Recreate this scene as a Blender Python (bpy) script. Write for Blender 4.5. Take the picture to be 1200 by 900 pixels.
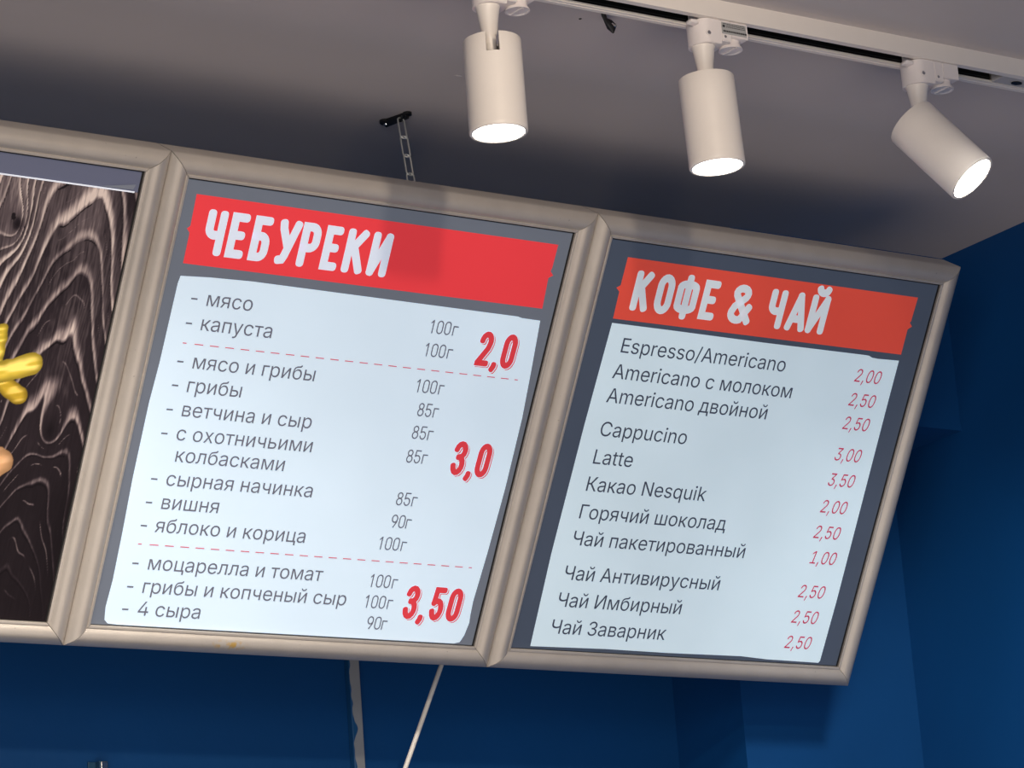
import bpy, bmesh, math, random
import numpy as np
from mathutils import Vector, Matrix

for o in list(bpy.data.objects): bpy.data.objects.remove(o, do_unlink=True)
SC = bpy.context.scene
COL = SC.collection
Z0 = 1.55                                   # camera height above the floor

# ------------------------------------------------------------------ camera
cam_d = bpy.data.cameras.new('camera'); cam = bpy.data.objects.new('camera', cam_d); COL.objects.link(cam)
cam_d.sensor_fit = 'HORIZONTAL'; cam_d.sensor_width = 36.0; cam_d.lens = 3800.85 / 1200 * 36.0
cam_d.clip_start = 0.05; cam_d.clip_end = 60
RC = Matrix(((0.83025219, -0.55260893, -0.0728332), (0.09119263, 0.26357863, -0.96031777), (0.54987745, 0.79066408, 0.26923059)))
cr = [Vector(r) for r in RC]                # right, image-down, forward
M = Matrix((cr[0], -cr[1], -cr[2])).transposed().to_4x4(); M.translation = Vector((0, 0, Z0))
cam.matrix_world = M
SC.camera = cam

# ------------------------------------------------------------------ world, lights, exposure
W = bpy.data.worlds.new('world'); SC.world = W; W.use_nodes = True
bg = W.node_tree.nodes['Background']; bg.inputs[0].default_value = (0.66, 0.84, 1.0, 1); bg.inputs[1].default_value = 0.15
SC.view_settings.view_transform = 'Standard'; SC.view_settings.look = 'None'
SC.view_settings.exposure = 0.0; SC.view_settings.gamma = 1.0

def area_light(name, loc, target, size, power, color, size_y=None):
    d = bpy.data.lights.new(name, 'AREA'); d.energy = power; d.color = color; d.size = size
    if size_y: d.shape = 'RECTANGLE'; d.size_y = size_y
    o = bpy.data.objects.new(name, d); COL.objects.link(o); o.location = loc
    o.rotation_euler = (Vector(target) - Vector(loc)).to_track_quat('-Z', 'Y').to_euler(); return o
def spot_light(name, loc, target, power, color, angle, radius, blend=0.5):
    d = bpy.data.lights.new(name, 'SPOT'); d.energy = power; d.color = color; d.spot_size = math.radians(angle)
    d.spot_blend = blend; d.shadow_soft_size = radius
    o = bpy.data.objects.new(name, d); COL.objects.link(o); o.location = loc
    o.rotation_euler = (Vector(target) - Vector(loc)).to_track_quat('-Z', 'Y').to_euler(); return o
# room spot further forward in the room: its light casts the lamp head's shadow on the boards
spot_light('side_spot_fill', (2.02, 1.84, Z0 + 1.17), (2.80, 3.1, Z0 + 0.36), 30, (1.0, 0.95, 0.88), 42, 0.08, 0.7)  # added unseen spot in place of the third head's spill on the pilaster
spot_light('room_spot_lamp', (1.235, 1.10, Z0 + 1.14), (1.72, 2.72, Z0 + 1.03), 30, (1.0, 0.84, 0.66), 52, 0.03, 1.0)
# added soft front fill, grades the ceiling and lights the track side
area_light('room_front_fill', (0.7, 0.9, Z0 + 0.78), (1.9, 2.6, Z0 + 1.15), 0.7, 5, (1.0, 0.85, 0.72), 0.35)
# daylight of the shop front, then a low fill added to light the ceiling
area_light('shopfront_daylight', (-1.6, -1.6, Z0 + 0.1), (1.8, 2.8, Z0 + 0.6), 2.6, 30, (0.88, 0.93, 1.0), 1.8)
area_light('low_ceiling_fill', (1.2, 1.3, Z0 - 0.75), (1.8, 2.6, Z0 + 1.1), 2.4, 13, (1.0, 0.88, 0.80), 1.5)
# next lamps of the same track, left of the photo's edge
for k in (1, 2, 3): spot_light('track_lamp_beam', (1.669 - .262 * k, 2.39, Z0 + 1.06), (1.669 - .262 * k, 2.6, Z0), 15, (1.0, 0.90, 0.78), 150, 0.025, 1.0)

# ------------------------------------------------------------------ helpers
def srgb(r, g, b):
    f = lambda c: (c / 255) / 12.92 if c / 255 <= 0.04045 else ((c / 255 + 0.055) / 1.055) ** 2.4
    return (f(r), f(g), f(b))
def mat(name, col, rough=0.5, metal=0.0, emis=None, estr=0.0, noise=0.0, nscale=20, bump=0.0, bscale=60, coat=0.0, spec=0.5, stretch=None):
    m = bpy.data.materials.new(name); m.use_nodes = True; nt = m.node_tree; b = nt.nodes['Principled BSDF']
    b.inputs['Roughness'].default_value = rough; b.inputs['Metallic'].default_value = metal
    b.inputs['Specular IOR Level'].default_value = spec
    b.inputs['Coat Weight'].default_value = coat; b.inputs['Coat Roughness'].default_value = 0.12
    tc = nt.nodes.new('ShaderNodeTexCoord'); mp = nt.nodes.new('ShaderNodeMapping'); nt.links.new(tc.outputs['Object'], mp.inputs[0])
    if stretch: mp.inputs['Scale'].default_value = stretch
    n = nt.nodes.new('ShaderNodeTexNoise'); n.inputs['Scale'].default_value = nscale; n.inputs['Detail'].default_value = 5
    nt.links.new(mp.outputs[0], n.inputs['Vector'])
    mr = nt.nodes.new('ShaderNodeMapRange'); mr.inputs[1].default_value = 0.25; mr.inputs[2].default_value = 0.75
    mr.inputs[3].default_value = 1 - noise; mr.inputs[4].default_value = 1 + noise
    nt.links.new(n.outputs['Fac'], mr.inputs[0])
    vm = nt.nodes.new('ShaderNodeVectorMath'); vm.operation = 'SCALE'; vm.inputs[0].default_value = col
    nt.links.new(mr.outputs[0], vm.inputs['Scale']); nt.links.new(vm.outputs[0], b.inputs['Base Color'])
    if emis is not None:
        ve = nt.nodes.new('ShaderNodeVectorMath'); ve.operation = 'SCALE'; ve.inputs[0].default_value = emis
        nt.links.new(mr.outputs[0], ve.inputs['Scale']); nt.links.new(ve.outputs[0], b.inputs['Emission Color'])
        b.inputs['Emission Strength'].default_value = estr
    if bump:
        n2 = nt.nodes.new('ShaderNodeTexNoise'); n2.inputs['Scale'].default_value = bscale; n2.inputs['Detail'].default_value = 4
        nt.links.new(mp.outputs[0], n2.inputs['Vector'])
        bp = nt.nodes.new('ShaderNodeBump'); bp.inputs['Strength'].default_value = bump; bp.inputs['Distance'].default_value = 0.002
        nt.links.new(n2.outputs['Fac'], bp.inputs['Height']); nt.links.new(bp.outputs[0], b.inputs['Normal'])
    return m
def link(name, me, m=None, parent=None, smooth=False, angle=40):
    o = bpy.data.objects.new(name, me); COL.objects.link(o)
    if m: me.materials.append(m)
    if parent: o.parent = parent
    if smooth:
        for p in me.polygons: p.use_smooth = True
        me.set_sharp_from_angle(angle=math.radians(angle))
    return o
def from_bm(name, bm, m, parent=None, smooth=False, angle=40):
    bmesh.ops.recalc_face_normals(bm, faces=bm.faces)
    me = bpy.data.meshes.new(name); bm.to_mesh(me); bm.free(); return link(name, me, m, parent, smooth, angle)
def box(bm, x0, x1, y0, y1, z0, z1, bev=0.0):
    r = bmesh.ops.create_cube(bm, size=1.0)['verts']
    for v in r: v.co = Vector(((x0 + x1) / 2 + v.co.x * (x1 - x0), (y0 + y1) / 2 + v.co.y * (y1 - y0), (z0 + z1) / 2 + v.co.z * (z1 - z0)))
    if bev:
        es = set(e for v in r for e in v.link_edges)
        bmesh.ops.bevel(bm, geom=list(es), offset=bev, segments=2, profile=0.5, affect='EDGES')
def lathe(bm, prof, seg=40, mtx=Matrix.Identity(4), a0=0.0):
    rings = []
    for r, z in prof:
        rings.append([bm.verts.new(mtx @ Vector((r * math.cos(a0 + 2 * math.pi * i / seg), r * math.sin(a0 + 2 * math.pi * i / seg), z))) for i in range(seg)])
    for a, b in zip(rings, rings[1:]):
        for i in range(seg): bm.faces.new((a[i], a[(i + 1) % seg], b[(i + 1) % seg], b[i]))
    bm.faces.new(rings[0]); bm.faces.new(rings[-1])
def annulus(bm, prof, seg, mtx):
    rings = [[bm.verts.new(mtx @ Vector((r * math.cos(2 * math.pi * i / seg), r * math.sin(2 * math.pi * i / seg), z))) for i in range(seg)] for r, z in prof]
    for a, b in zip(rings, rings[1:] + rings[:1]):
        for i in range(seg): bm.faces.new((a[i], a[(i + 1) % seg], b[(i + 1) % seg], b[i]))
def tube(bm, pts, r, seg=10, closed=False, flat=1.0):
    pts = [Vector(p) for p in pts]; n = len(pts); rings = []; ref = Vector((0.31, 0.9, 0.2)).normalized()
    for i, p in enumerate(pts):
        a = pts[(i - 1) % n] if (closed or i > 0) else p; b = pts[(i + 1) % n] if (closed or i < n - 1) else p
        t = (b - a).normalized(); u = t.cross(ref).normalized(); w = t.cross(u)
        rr = r[i] if isinstance(r, (list, tuple)) else r
        rings.append([bm.verts.new(p + u * rr * math.cos(2 * math.pi * k / seg) + w * rr * flat * math.sin(2 * math.pi * k / seg)) for k in range(seg)])
    for i in range(n if closed else n - 1):
        a, b = rings[i], rings[(i + 1) % n]
        for k in range(seg): bm.faces.new((a[k], a[(k + 1) % seg], b[(k + 1) % seg], b[k]))
    if not closed: bm.faces.new(rings[0]); bm.faces.new(rings[-1])
def thing(name, loc, label, cat, rot=(0, 0, 0), group=None):
    o = bpy.data.objects.new(name, None); COL.objects.link(o); o.empty_display_size = 0.03
    o.location = loc; o.rotation_euler = rot; return tag(o, label, cat, group)
def tag(o, label, cat, group=None):
    o['label'] = label; o['category'] = cat
    if group: o['group'] = group
    return o
def structure(o, label=None):
    o['kind'] = 'structure'
    if label: o['label'] = label
    return o

# ------------------------------------------------------------------ setting
CEIL = Z0 + 1.24; XW = 2.743; YB = 3.232
M_blue = mat('blue_wall_paint', (0.0006, 0.068, 0.24), 0.6, noise=0.10, nscale=3, bump=0.25, bscale=55, spec=0.35)
M_ceil = mat('white_ceiling_paint', (0.60, 0.545, 0.53), 0.75, noise=0.05, nscale=2.5, bump=0.2, bscale=45, spec=0.2)
M_floor = mat('grey_floor_tile', (0.22, 0.20, 0.185), 0.4, noise=0.1, nscale=5)
def room_box(name, *a, m=M_blue, label=None):
    bm = bmesh.new(); box(bm, *a); return structure(from_bm(name, bm, m), label)
room_box('ceiling', -2.6, XW + 0.1, -3.0, YB + 0.1, CEIL, CEIL + 0.1, m=M_ceil)
room_box('floor', -2.6, XW + 0.1, -3.0, YB + 0.1, -0.1, 0, m=M_floor)
room_box('wall_back', -2.6, XW + 0.1, YB, YB + 0.1, 0, CEIL)
room_box('wall_right', XW, XW + 0.1, -3.0, YB, 0, CEIL)
room_box('wall_left', -2.7, -2.6, -3.0, YB + 0.1, 0, CEIL)
room_box('pilaster', 2.459, XW, 3.095, YB, 0, CEIL, label='blue painted pilaster in the corner behind the right menu board')
room_box('bulkhead', 2.40, XW, 2.956, 3.095, Z0 + 1.0098, CEIL, label='blue painted boxed-in bulkhead under the ceiling above the pilaster')

# ------------------------------------------------------------------ glyph outlines for the printed lines of text
GLYPHS = """ |188|
,|188|38 -119 68 71 137 71 84 -119
-|453|337 244 337 188 114 188 114 244
/|249|235 533 71 -76 14 -76 178 533
0|453|227 -7 191 -3 158 7 130 24 105 48 85 77 69 113 57 155 50 202 48 254 50 306 57 353 69 395 85 431 106 461 130 484 159 502 191 512 227 516 262 512 295 502 323 484 348 461 368 431 384 395 396 353 403 306 405 254 403 202 396 155 384 113 368 77 348 48 323 24 295 7 263 -3/227 50 250 52 271 60 290 74 306 92 320 116 330 144 338 176 342 213 344 254 342 295 338 332 330 365 320 393 306 416 290 435 271 449 250 457 227 460 203 457 182 449 163 435 147 416 134 393 123 365 115 332 111 295 109 254 111 213 115 176 123 144 134 116 147 92 163 74 182 60 203 52
1|453|76 0 76 55 391 55 391 0/276 509 276 0 212 0 212 448 209 448 86 358 86 427 198 509
2|453|64 0 64 47 234 229 252 248 268 266 282 282 294 298 303 312 311 327 316 341 319 356 320 371 319 389 315 405 308 419 298 431 287 441 273 449 258 455 241 458 224 460 205 458 188 454 172 447 159 438 148 427 139 413 132 398 128 381 127 362 66 362 68 391 75 418 86 442 102 464 121 482 143 496 168 507 196 513 225 516 254 513 281 507 306 497 328 482 346 465 361 445 372 423 379 398 381 372 380 354 377 336 371 318 363 299 351 280 336 259 317 235 294 209 267 180 153 60 153 57 389 57 389 0
3|453|221 289 247 290 279 286 308 276 333 262 354 244 371 222 383 198 391 173 393 145 390 116 383 90 370 66 354 45 333 27 309 12 281 2 251 -5 218 -7 188 -5 159 1 133 10 108 22 88 38 70 57 57 79 48 104 44 132 109 132 112 115 118 100 126 87 137 76 150 66 165 59 182 54 200 51 219 50 239 51 258 55 275 61 291 69 304 80 315 93 323 108 328 125 329 145 328 163 323 180 316 196 306 211 292 223 275 234 254 241 229 246 201 248 157 248 157 299 288 448 288 452 70 452 70 509 372 509 372 461
4|453|40 105 40 158 247 509 311 509 109 166 109 163 413 163 413 105/282 0 282 121 282 146 282 318 343 318 343 0
5|453|221 -7 192 -5 165 1 140 11 118 25 99 41 83 60 71 82 63 105 60 130 122 130 125 115 130 102 138 89 148 78 160 68 173 60 188 54 204 51 221 50 241 51 259 56 276 64 291 75 304 89 314 104 322 122 326 141 328 162 326 183 321 203 314 221 303 237 290 251 275 262 257 270 238 275 218 277 201 276 184 273 167 268 152 262 139 255 128 246 67 253 96 509 366 509 366 452 151 452 134 301 136 301 148 311 162 318 178 325 194 330 212 333 229 334 252 332 274 328 294 321 313 311 330 299 345 285 358 269 370 251 379 231 386 210 390 187 391 163 388 132 381 102 369 76 352 52 332 32 309 15 282 3 253 -4
6|453|175 296 151 261 145 261 151 270 157 279 165 288 174 295/175 296 184 302 196 307 208 311 221 313 235 314 265 312 291 305 316 295 337 280 355 262 370 240 380 215 387 187 389 157 387 127 379 98 368 73 352 50 333 30 310 14 284 3 257 -4 226 -7 196 -4 168 3 142 15 119 31 100 51 84 74 73 101 66 130 64 162 65 187 71 212 80 239 93 268 112 302 137 340 252 509 322 509/226 48 245 50 263 55 279 63 293 73 304 86 314 101 322 119 326 137 327 157 326 178 322 196 314 213 304 228 293 241 279 251 263 259 245 264 226 265 207 264 190 259 174 252 160 241 148 229 138 214 131 197 126 179 125 158 126 138 131 119 138 102 148 86 160 73 174 63 190 55 207 50
7|453|97 0 323 448 323 452 62 452 62 509 391 509 391 449 165 0
8|453|226 -7 193 -5 163 1 136 11 111 25 91 42 74 62 62 84 54 109 52 135 53 156 58 176 65 195 75 212 87 228 101 241 117 252 134 260 153 265 153 267 129 276 109 289 93 308 80 330 73 354 70 380 73 405 79 429 90 450 106 469 124 485 146 498 170 508 197 514 226 516 255 514 282 508 306 498 328 485 346 469 361 450 373 429 379 405 382 380 379 354 372 330 359 308 343 289 323 276 300 267 300 265 319 260 335 252 351 241 365 228 377 212 387 195 395 176 399 156 401 135 398 109 391 84 378 62 362 42 341 25 317 11 289 1 259 -5/226 49 248 50 267 54 285 60 300 69 313 79 323 91 331 106 335 121 337 139 335 157 330 173 322 189 312 202 298 213 283 223 265 230 247 234 226 235 206 234 187 230 169 223 154 213 140 202 130 189 122 173 117 157 115 139 117 121 121 106 129 91 139 79 152 69 167 60 185 54 205 50/226 290 244 291 260 294 274 300 287 308 298 318 307 330 314 344 318 359 319 376 318 392 314 407 308 420 299 432 288 442 275 449 260 455 244 459 226 460 208 459 192 455 177 449 164 442 153 432 145 420 138 407 134 392 133 376 134 359 138 344 145 330 154 318 165 308 178 300 193 294 209 291
9|453|277 213 301 248 307 248 302 238 295 229 287 221 278 214/277 213 268 207 257 202 245 198 232 195 218 195 188 197 161 203 137 214 116 229 98 247 83 269 72 294 66 321 64 352 66 382 73 411 85 436 101 459 120 479 143 494 168 506 196 513 226 516 256 513 285 506 310 494 333 478 352 458 368 434 380 408 387 378 389 347 387 322 382 296 373 270 359 240 340 207 315 168 200 0 130 0/226 460 207 459 190 454 174 446 160 435 148 423 138 407 131 390 127 372 125 352 127 331 131 313 138 295 148 280 160 268 174 257 190 250 207 245 226 243 245 245 263 249 279 257 293 267 305 280 314 295 322 312 326 330 327 350 326 371 322 390 314 407 305 422 293 435 279 446 263 454 245 459
A|480|239 456 232 478 245 478/239 456 233 437 222 402 213 371 204 345 197 322 191 302 85 0 16 0 201 509 276 509 463 0 395 0 287 302 280 323 272 346 264 372 255 402 244 438/110 142 110 199 370 199 370 142
C|510|267 -7 225 -3 186 7 150 25 119 49 92 79 70 115 53 157 44 203 40 254 44 305 53 352 70 393 92 429 119 459 150 484 186 501 225 512 267 516 293 514 317 511 340 504 362 496 383 485 402 471 419 456 435 438 448 418 459 397 467 373 473 348 408 348 404 365 397 380 389 395 380 407 369 418 357 428 344 437 330 444 315 449 300 453 284 455 267 456 237 453 209 445 184 432 161 414 141 391 125 364 113 332 106 295 103 254 106 213 113 177 125 145 141 117 161 94 184 76 210 63 237 56 267 53 284 54 300 56 315 60 330 65 344 72 357 81 369 90 380 102 389 114 397 128 404 144 408 160 473 160 467 135 459 112 448 91 435 71 420 53 402 38 383 24 363 13 341 5 317 -2 293 -6
E|419|60 0 60 509 372 509 372 452 125 452 125 286 355 286 355 229 125 229 125 57 375 57 375 0
L|393|60 0 60 509 125 509 125 57 361 57 361 0
N|523|403 77 405 73 414 55 405 54 403 72/120 431 108 452 119 454/120 431 122 384 124 328 125 291 125 0 60 0 60 509 136 509 343 183 349 174 355 163 363 151 371 137 379 122 388 107 396 90 403 77 402 90 401 108 400 126 399 142 399 157 399 195 399 509 463 509 463 0 387 0 202 290 177 331 168 346 159 363 148 381
a|389|160 -9 137 -7 115 -3 94 5 76 15 60 29 48 45 38 63 32 84 30 108 32 128 36 146 43 161 53 174 64 184 78 193 92 200 108 206 125 211 143 214 161 217 178 220 234 227 247 229 257 231 265 235 271 240 274 246 276 255 276 257 275 272 272 285 267 297 260 307 251 315 240 322 227 327 212 330 196 331 178 330 163 327 149 322 137 316 127 309 118 301 110 292 104 283 100 274 41 291 51 313 64 331 79 346 95 358 114 368 133 375 153 380 173 383 194 384 208 384 223 382 239 379 255 375 271 369 286 360 300 350 312 336 322 320 330 301 335 278 337 251 337 0 277 0 277 52 272 52 267 43 260 34 252 25 242 16 229 8 215 1 199 -4 181 -7/170 45 192 47 211 51 228 59 242 68 254 80 263 93 270 108 274 122 276 138 276 190 272 187 267 184 259 182 251 180 241 178 231 176 200 171 175 168 161 166 147 163 134 159 122 153 112 147 103 139 97 130 93 118 92 105 93 93 96 82 102 72 109 64 119 57 130 52 142 48 156 46
c|396|207 -8 174 -5 144 3 117 16 93 35 72 58 56 85 44 116 37 150 34 187 37 225 44 260 56 291 72 318 93 341 117 360 144 374 174 382 207 384 226 384 243 381 260 377 276 371 291 364 305 356 318 346 330 335 340 322 349 308 356 293 362 277 303 262 300 272 295 281 290 289 284 297 278 304 270 311 261 316 252 321 242 325 231 328 220 329 207 330 184 328 163 321 145 310 130 296 118 278 108 258 102 236 98 212 96 187 98 163 102 139 108 117 118 97 130 80 145 66 163 55 184 49 207 46 220 47 232 49 243 52 253 55 262 60 271 66 279 73 285 80 292 89 297 98 301 107 304 117 363 102 357 86 350 70 341 56 331 43 319 32 306 21 292 12 277 5 261 -1 244 -5 226 -7
e|404|308 221 338 221 310 202/96 221 96 211 96 178 97 169 75 169 75 221/96 221 308 221 308 226 304 248 298 269 288 286 277 301 263 314 246 323 227 328 205 330 183 328 164 323 146 313 131 301 119 286 109 270 102 251 97 231/97 169 98 151 102 127 110 106 121 88 135 73 151 61 169 53 190 48 212 46 227 47 241 49 254 53 265 58 276 65 285 73 294 82 300 93 306 105 365 91 358 72 348 55 335 39 320 26 302 14 283 4 261 -3 237 -7 212 -8 177 -5 145 3 117 16 92 35 72 58 56 85 44 116 37 150 34 187 36 224 44 258 55 290 71 317 91 340 115 359 142 373 172 382 205 384 226 383 246 380 266 374 285 366 303 355 319 341 334 324 347 305 357 282 365 256 370 227 371 194 371 169
i|167|53 0 53 379 114 379 114 0/84 443 73 444 63 448 54 455 47 463 43 472 41 483 43 494 47 504 54 512 63 518 73 522 84 524 95 522 105 518 114 512 121 504 125 494 126 483 125 472 121 463 114 455 105 448 95 444
k|381|110 137 110 212 121 212 284 379 360 379 184 199 177 199/53 0 53 509 114 509 114 0/294 0 148 186 191 229 372 0
m|610|317 309 321 295 312 295/317 309 318 312 326 329 337 343 350 356 364 366 381 375 398 381 417 385 437 386 458 385 478 380 497 372 514 361 529 346 541 328 550 307 555 283 557 255 557 0 496 0 496 254 493 279 485 298 473 313 456 323 438 329 419 330 402 329 387 326 374 320 363 312 353 302 345 290 340 277 336 263 335 247 335 0 274 0 274 260 272 280 265 297 253 311 238 322 220 328 199 330 185 329 171 326 158 320 145 312 135 302 126 289 119 274 115 257 114 238 114 0 53 0 53 379 112 379 112 308 114 314 122 331 132 346 144 358 158 368 172 376 187 382 203 385 219 386 245 383 268 375 287 361 303 342 314 320
n|410|112 310 112 287 102 287/112 310 116 319 132 344 152 362 175 374 200 382 227 384 252 383 275 377 295 369 313 356 328 340 341 321 350 298 355 271 357 240 357 0 296 0 296 235 293 263 286 286 273 304 256 318 235 326 210 329 192 328 176 324 161 317 147 308 136 297 126 283 119 266 115 248 114 227 114 0 53 0 53 379 112 379
o|415|207 -8 174 -5 144 3 117 16 93 35 72 58 56 85 44 116 37 150 34 187 37 225 44 260 56 291 72 318 93 341 117 360 144 374 174 382 207 384 241 382 271 374 299 360 323 341 343 318 359 291 371 260 379 225 381 187 379 150 371 116 359 85 343 58 323 35 299 16 271 3 241 -5/207 46 231 49 252 55 270 66 285 80 298 97 307 117 314 139 318 163 319 187 318 212 314 236 307 258 298 278 285 296 270 310 252 321 231 328 207 330 184 328 163 321 145 310 130 296 118 278 108 258 102 236 98 212 96 187 98 163 102 139 108 117 118 97 130 80 145 66 163 55 184 49
p|424|53 -143 53 379 112 379 112 319 118 319 123 327 130 336 137 346 147 355 158 364 171 373 188 379 207 383 229 384 259 382 287 374 313 361 335 342 354 320 370 293 381 261 388 227 390 189 388 151 381 116 370 84 355 57 336 34 313 16 288 3 260 -6 229 -8 208 -7 189 -3 173 4 159 12 147 21 138 31 130 41 124 50 118 59 114 59 114 -143/220 47 242 49 262 55 279 66 294 80 306 97 316 117 323 139 327 163 328 189 327 215 323 239 316 261 307 281 295 298 280 311 262 322 243 328 220 330 198 328 178 322 161 312 147 299 134 282 125 263 118 241 114 216 113 189 114 162 118 138 125 115 135 95 147 78 162 65 179 55 198 49
q|424|372 -143 311 -143 311 59 306 59 301 50 295 41 287 31 277 21 266 12 252 4 236 -3 217 -7 195 -8 165 -6 137 3 111 16 89 34 70 57 55 84 43 116 36 151 34 189 36 227 43 261 55 293 70 320 89 342 112 361 137 374 165 382 196 384 218 383 237 379 253 373 267 364 278 355 287 346 295 336 301 327 307 319 313 319 313 379 372 379/205 47 226 49 246 55 263 65 278 78 290 95 299 115 306 138 310 162 312 189 310 216 306 241 300 263 290 282 278 299 263 312 246 322 227 328 205 330 182 328 162 322 145 311 130 298 118 281 108 261 102 239 98 215 96 189 98 163 102 139 109 117 118 97 130 80 145 66 162 55 182 49
r|259|53 0 53 379 112 379 112 321 115 321 124 339 137 354 152 367 171 377 191 383 213 385 229 384 243 384 243 322 230 324 223 325 215 326 207 326 190 324 174 321 159 315 146 306 135 296 126 284 119 269 115 254 114 237 114 0
s|365|182 -8 157 -7 133 -3 112 3 93 12 76 24 62 38 50 54 41 73 36 94 94 107 101 87 111 72 124 60 141 52 160 47 181 45 206 47 227 53 244 62 258 74 265 88 268 103 266 115 262 126 254 136 243 144 229 150 212 155 149 170 118 180 92 192 72 208 58 227 50 249 47 274 49 295 55 314 65 332 79 347 95 360 115 370 137 378 161 383 187 384 212 383 234 379 254 372 271 363 286 352 299 339 309 324 318 308 324 290 268 277 262 291 254 304 243 316 228 325 210 331 187 333 166 331 147 326 131 317 119 305 111 292 109 277 110 264 115 253 124 243 136 235 152 229 172 223 229 209 261 200 287 187 306 171 320 153 328 131 331 107 329 85 323 65 312 47 298 31 281 18 260 6 236 -2 210 -7
t|227|204 379 204 327 6 327 6 379/65 471 126 471 126 98 127 83 130 70 136 61 144 55 156 51 170 50 185 51 202 54 213 2 207 0 200 -2 192 -3 184 -3 176 -4 168 -4 138 -1 113 7 92 21 77 41 68 64 65 93
u|410|298 70 298 92 307 92/298 70 294 60 277 35 257 17 234 5 209 -3 182 -5 158 -3 135 2 115 11 97 23 82 39 69 59 60 82 54 109 53 139 53 379 114 379 114 144 116 117 124 94 137 75 154 61 175 53 200 50 218 51 234 55 249 62 263 71 274 83 283 97 290 113 295 132 296 153 296 379 357 379 357 0 298 0
А|480|239 456 232 478 245 478/239 456 233 437 222 402 213 371 204 345 197 322 191 302 85 0 16 0 201 509 276 509 463 0 395 0 287 302 280 323 272 346 264 372 255 402 244 438/110 142 110 199 370 199 370 142
Г|401|370 509 370 452 125 452 125 0 60 0 60 509
З|431|216 -7 184 -5 154 1 127 11 103 24 83 40 66 59 53 81 45 105 42 132 107 132 109 116 115 101 123 88 134 76 146 67 161 60 178 54 196 51 215 50 236 51 255 55 272 61 288 69 301 80 312 92 320 107 325 122 326 139 325 157 320 173 312 188 301 201 288 212 272 221 253 227 231 231 207 233 166 233 166 289 207 289 226 290 244 294 260 299 274 307 286 317 296 329 303 343 307 358 309 375 307 391 304 406 297 420 289 431 278 441 265 449 251 455 234 458 216 460 199 458 183 455 167 450 153 442 140 433 130 422 122 409 117 395 115 378 53 378 56 404 63 428 76 450 93 469 112 485 135 498 161 508 188 514 217 516 248 513 275 507 300 497 321 483 339 466 353 446 363 425 370 402 372 378 369 351 362 327 349 306 332 288 311 274 287 264 287 260 307 256 326 248 342 238 356 226 368 212 378 196 384 178 389 159 390 139 387 112 380 87 367 64 350 44 330 26 306 12 278 2 248 -5
И|523|403 429 404 454 416 452/120 76 120 72 118 54 110 55 119 73/120 76 127 90 136 107 145 122 153 137 161 151 180 183 388 509 463 509 463 0 398 0 398 291 399 328 402 384 403 429 376 381 365 363 355 346 346 331 338 317 330 303 321 290 137 0 60 0 60 509 125 509 125 195 124 157 124 142 123 126 123 108 122 90
К|467|60 0 60 509 125 509 125 287 196 287 362 509 440 509 251 262 449 0 371 0 199 231 125 231 125 0
М|628|315 73 322 49 307 49/120 435 112 457 119 457/120 435 120 416 121 372 122 328 122 291 122 0 60 0 60 509 152 509 277 187 287 159 299 123 311 84 315 73 318 83 330 121 342 158 352 187 476 509 568 509 568 0 504 0 504 291 504 327 505 369 506 413 507 436 503 425 498 409 482 363 467 322 456 291 342 0 286 0 170 291 159 321 145 361 129 408
Ч|487|223 190 189 192 159 197 132 207 108 220 89 238 73 260 62 286 55 317 53 352 53 509 117 509 117 353 121 319 131 292 149 272 173 258 200 250 231 247 259 249 285 253 311 261 335 272 359 285 382 299 382 236 359 223 335 212 310 203 283 196 254 191/362 0 362 509 427 509 427 0
а|389|160 -9 137 -7 115 -3 94 5 76 15 60 29 48 45 38 63 32 84 30 108 32 128 36 146 43 161 53 174 64 184 78 193 92 200 108 206 125 211 143 214 161 217 178 220 234 227 247 229 257 231 265 235 271 240 274 246 276 255 276 257 275 272 272 285 267 297 260 307 251 315 240 322 227 327 212 330 196 331 178 330 163 327 149 322 137 316 127 309 118 301 110 292 104 283 100 274 41 291 51 313 64 331 79 346 95 358 114 368 133 375 153 380 173 383 194 384 208 384 223 382 239 379 255 375 271 369 286 360 300 350 312 336 322 320 330 301 335 278 337 251 337 0 277 0 277 52 272 52 267 43 260 34 252 25 242 16 229 8 215 1 199 -4 181 -7/170 45 192 47 211 51 228 59 242 68 254 80 263 93 270 108 274 122 276 138 276 190 272 187 267 184 259 182 251 180 241 178 231 176 200 171 175 168 161 166 147 163 134 159 122 153 112 147 103 139 97 130 93 118 92 105 93 93 96 82 102 72 109 64 119 57 130 52 142 48 156 46
б|411|208 -8 176 -6 147 2 119 15 95 33 74 55 57 82 44 113 37 147 34 185 34 198 35 236 37 270 41 301 46 329 54 354 62 376 73 395 86 412 101 426 118 438 137 448 159 455 183 461 209 465 238 468 252 470 264 472 273 475 281 478 286 483 290 488 292 494 293 501 294 509 349 509 347 491 344 475 338 461 330 449 318 439 304 431 286 424 264 420 238 417 206 414 178 408 155 401 135 390 119 375 107 356 97 332 90 302 85 266 86 266 94 283 105 299 118 314 132 328 149 340 167 350 187 357 207 362 229 363 256 361 281 353 304 339 325 322 343 300 357 274 368 246 375 215 377 181 375 147 368 114 355 84 339 58 319 35 295 17 268 3 239 -5/208 46 230 48 249 53 266 62 281 74 293 89 303 108 310 129 315 152 316 178 315 204 311 228 304 249 294 267 282 282 268 294 251 303 232 308 211 310 189 308 169 302 151 293 135 280 121 264 110 245 102 224 97 201 96 175 97 151 102 129 109 109 119 90 132 75 148 62 166 53 186 48
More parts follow.
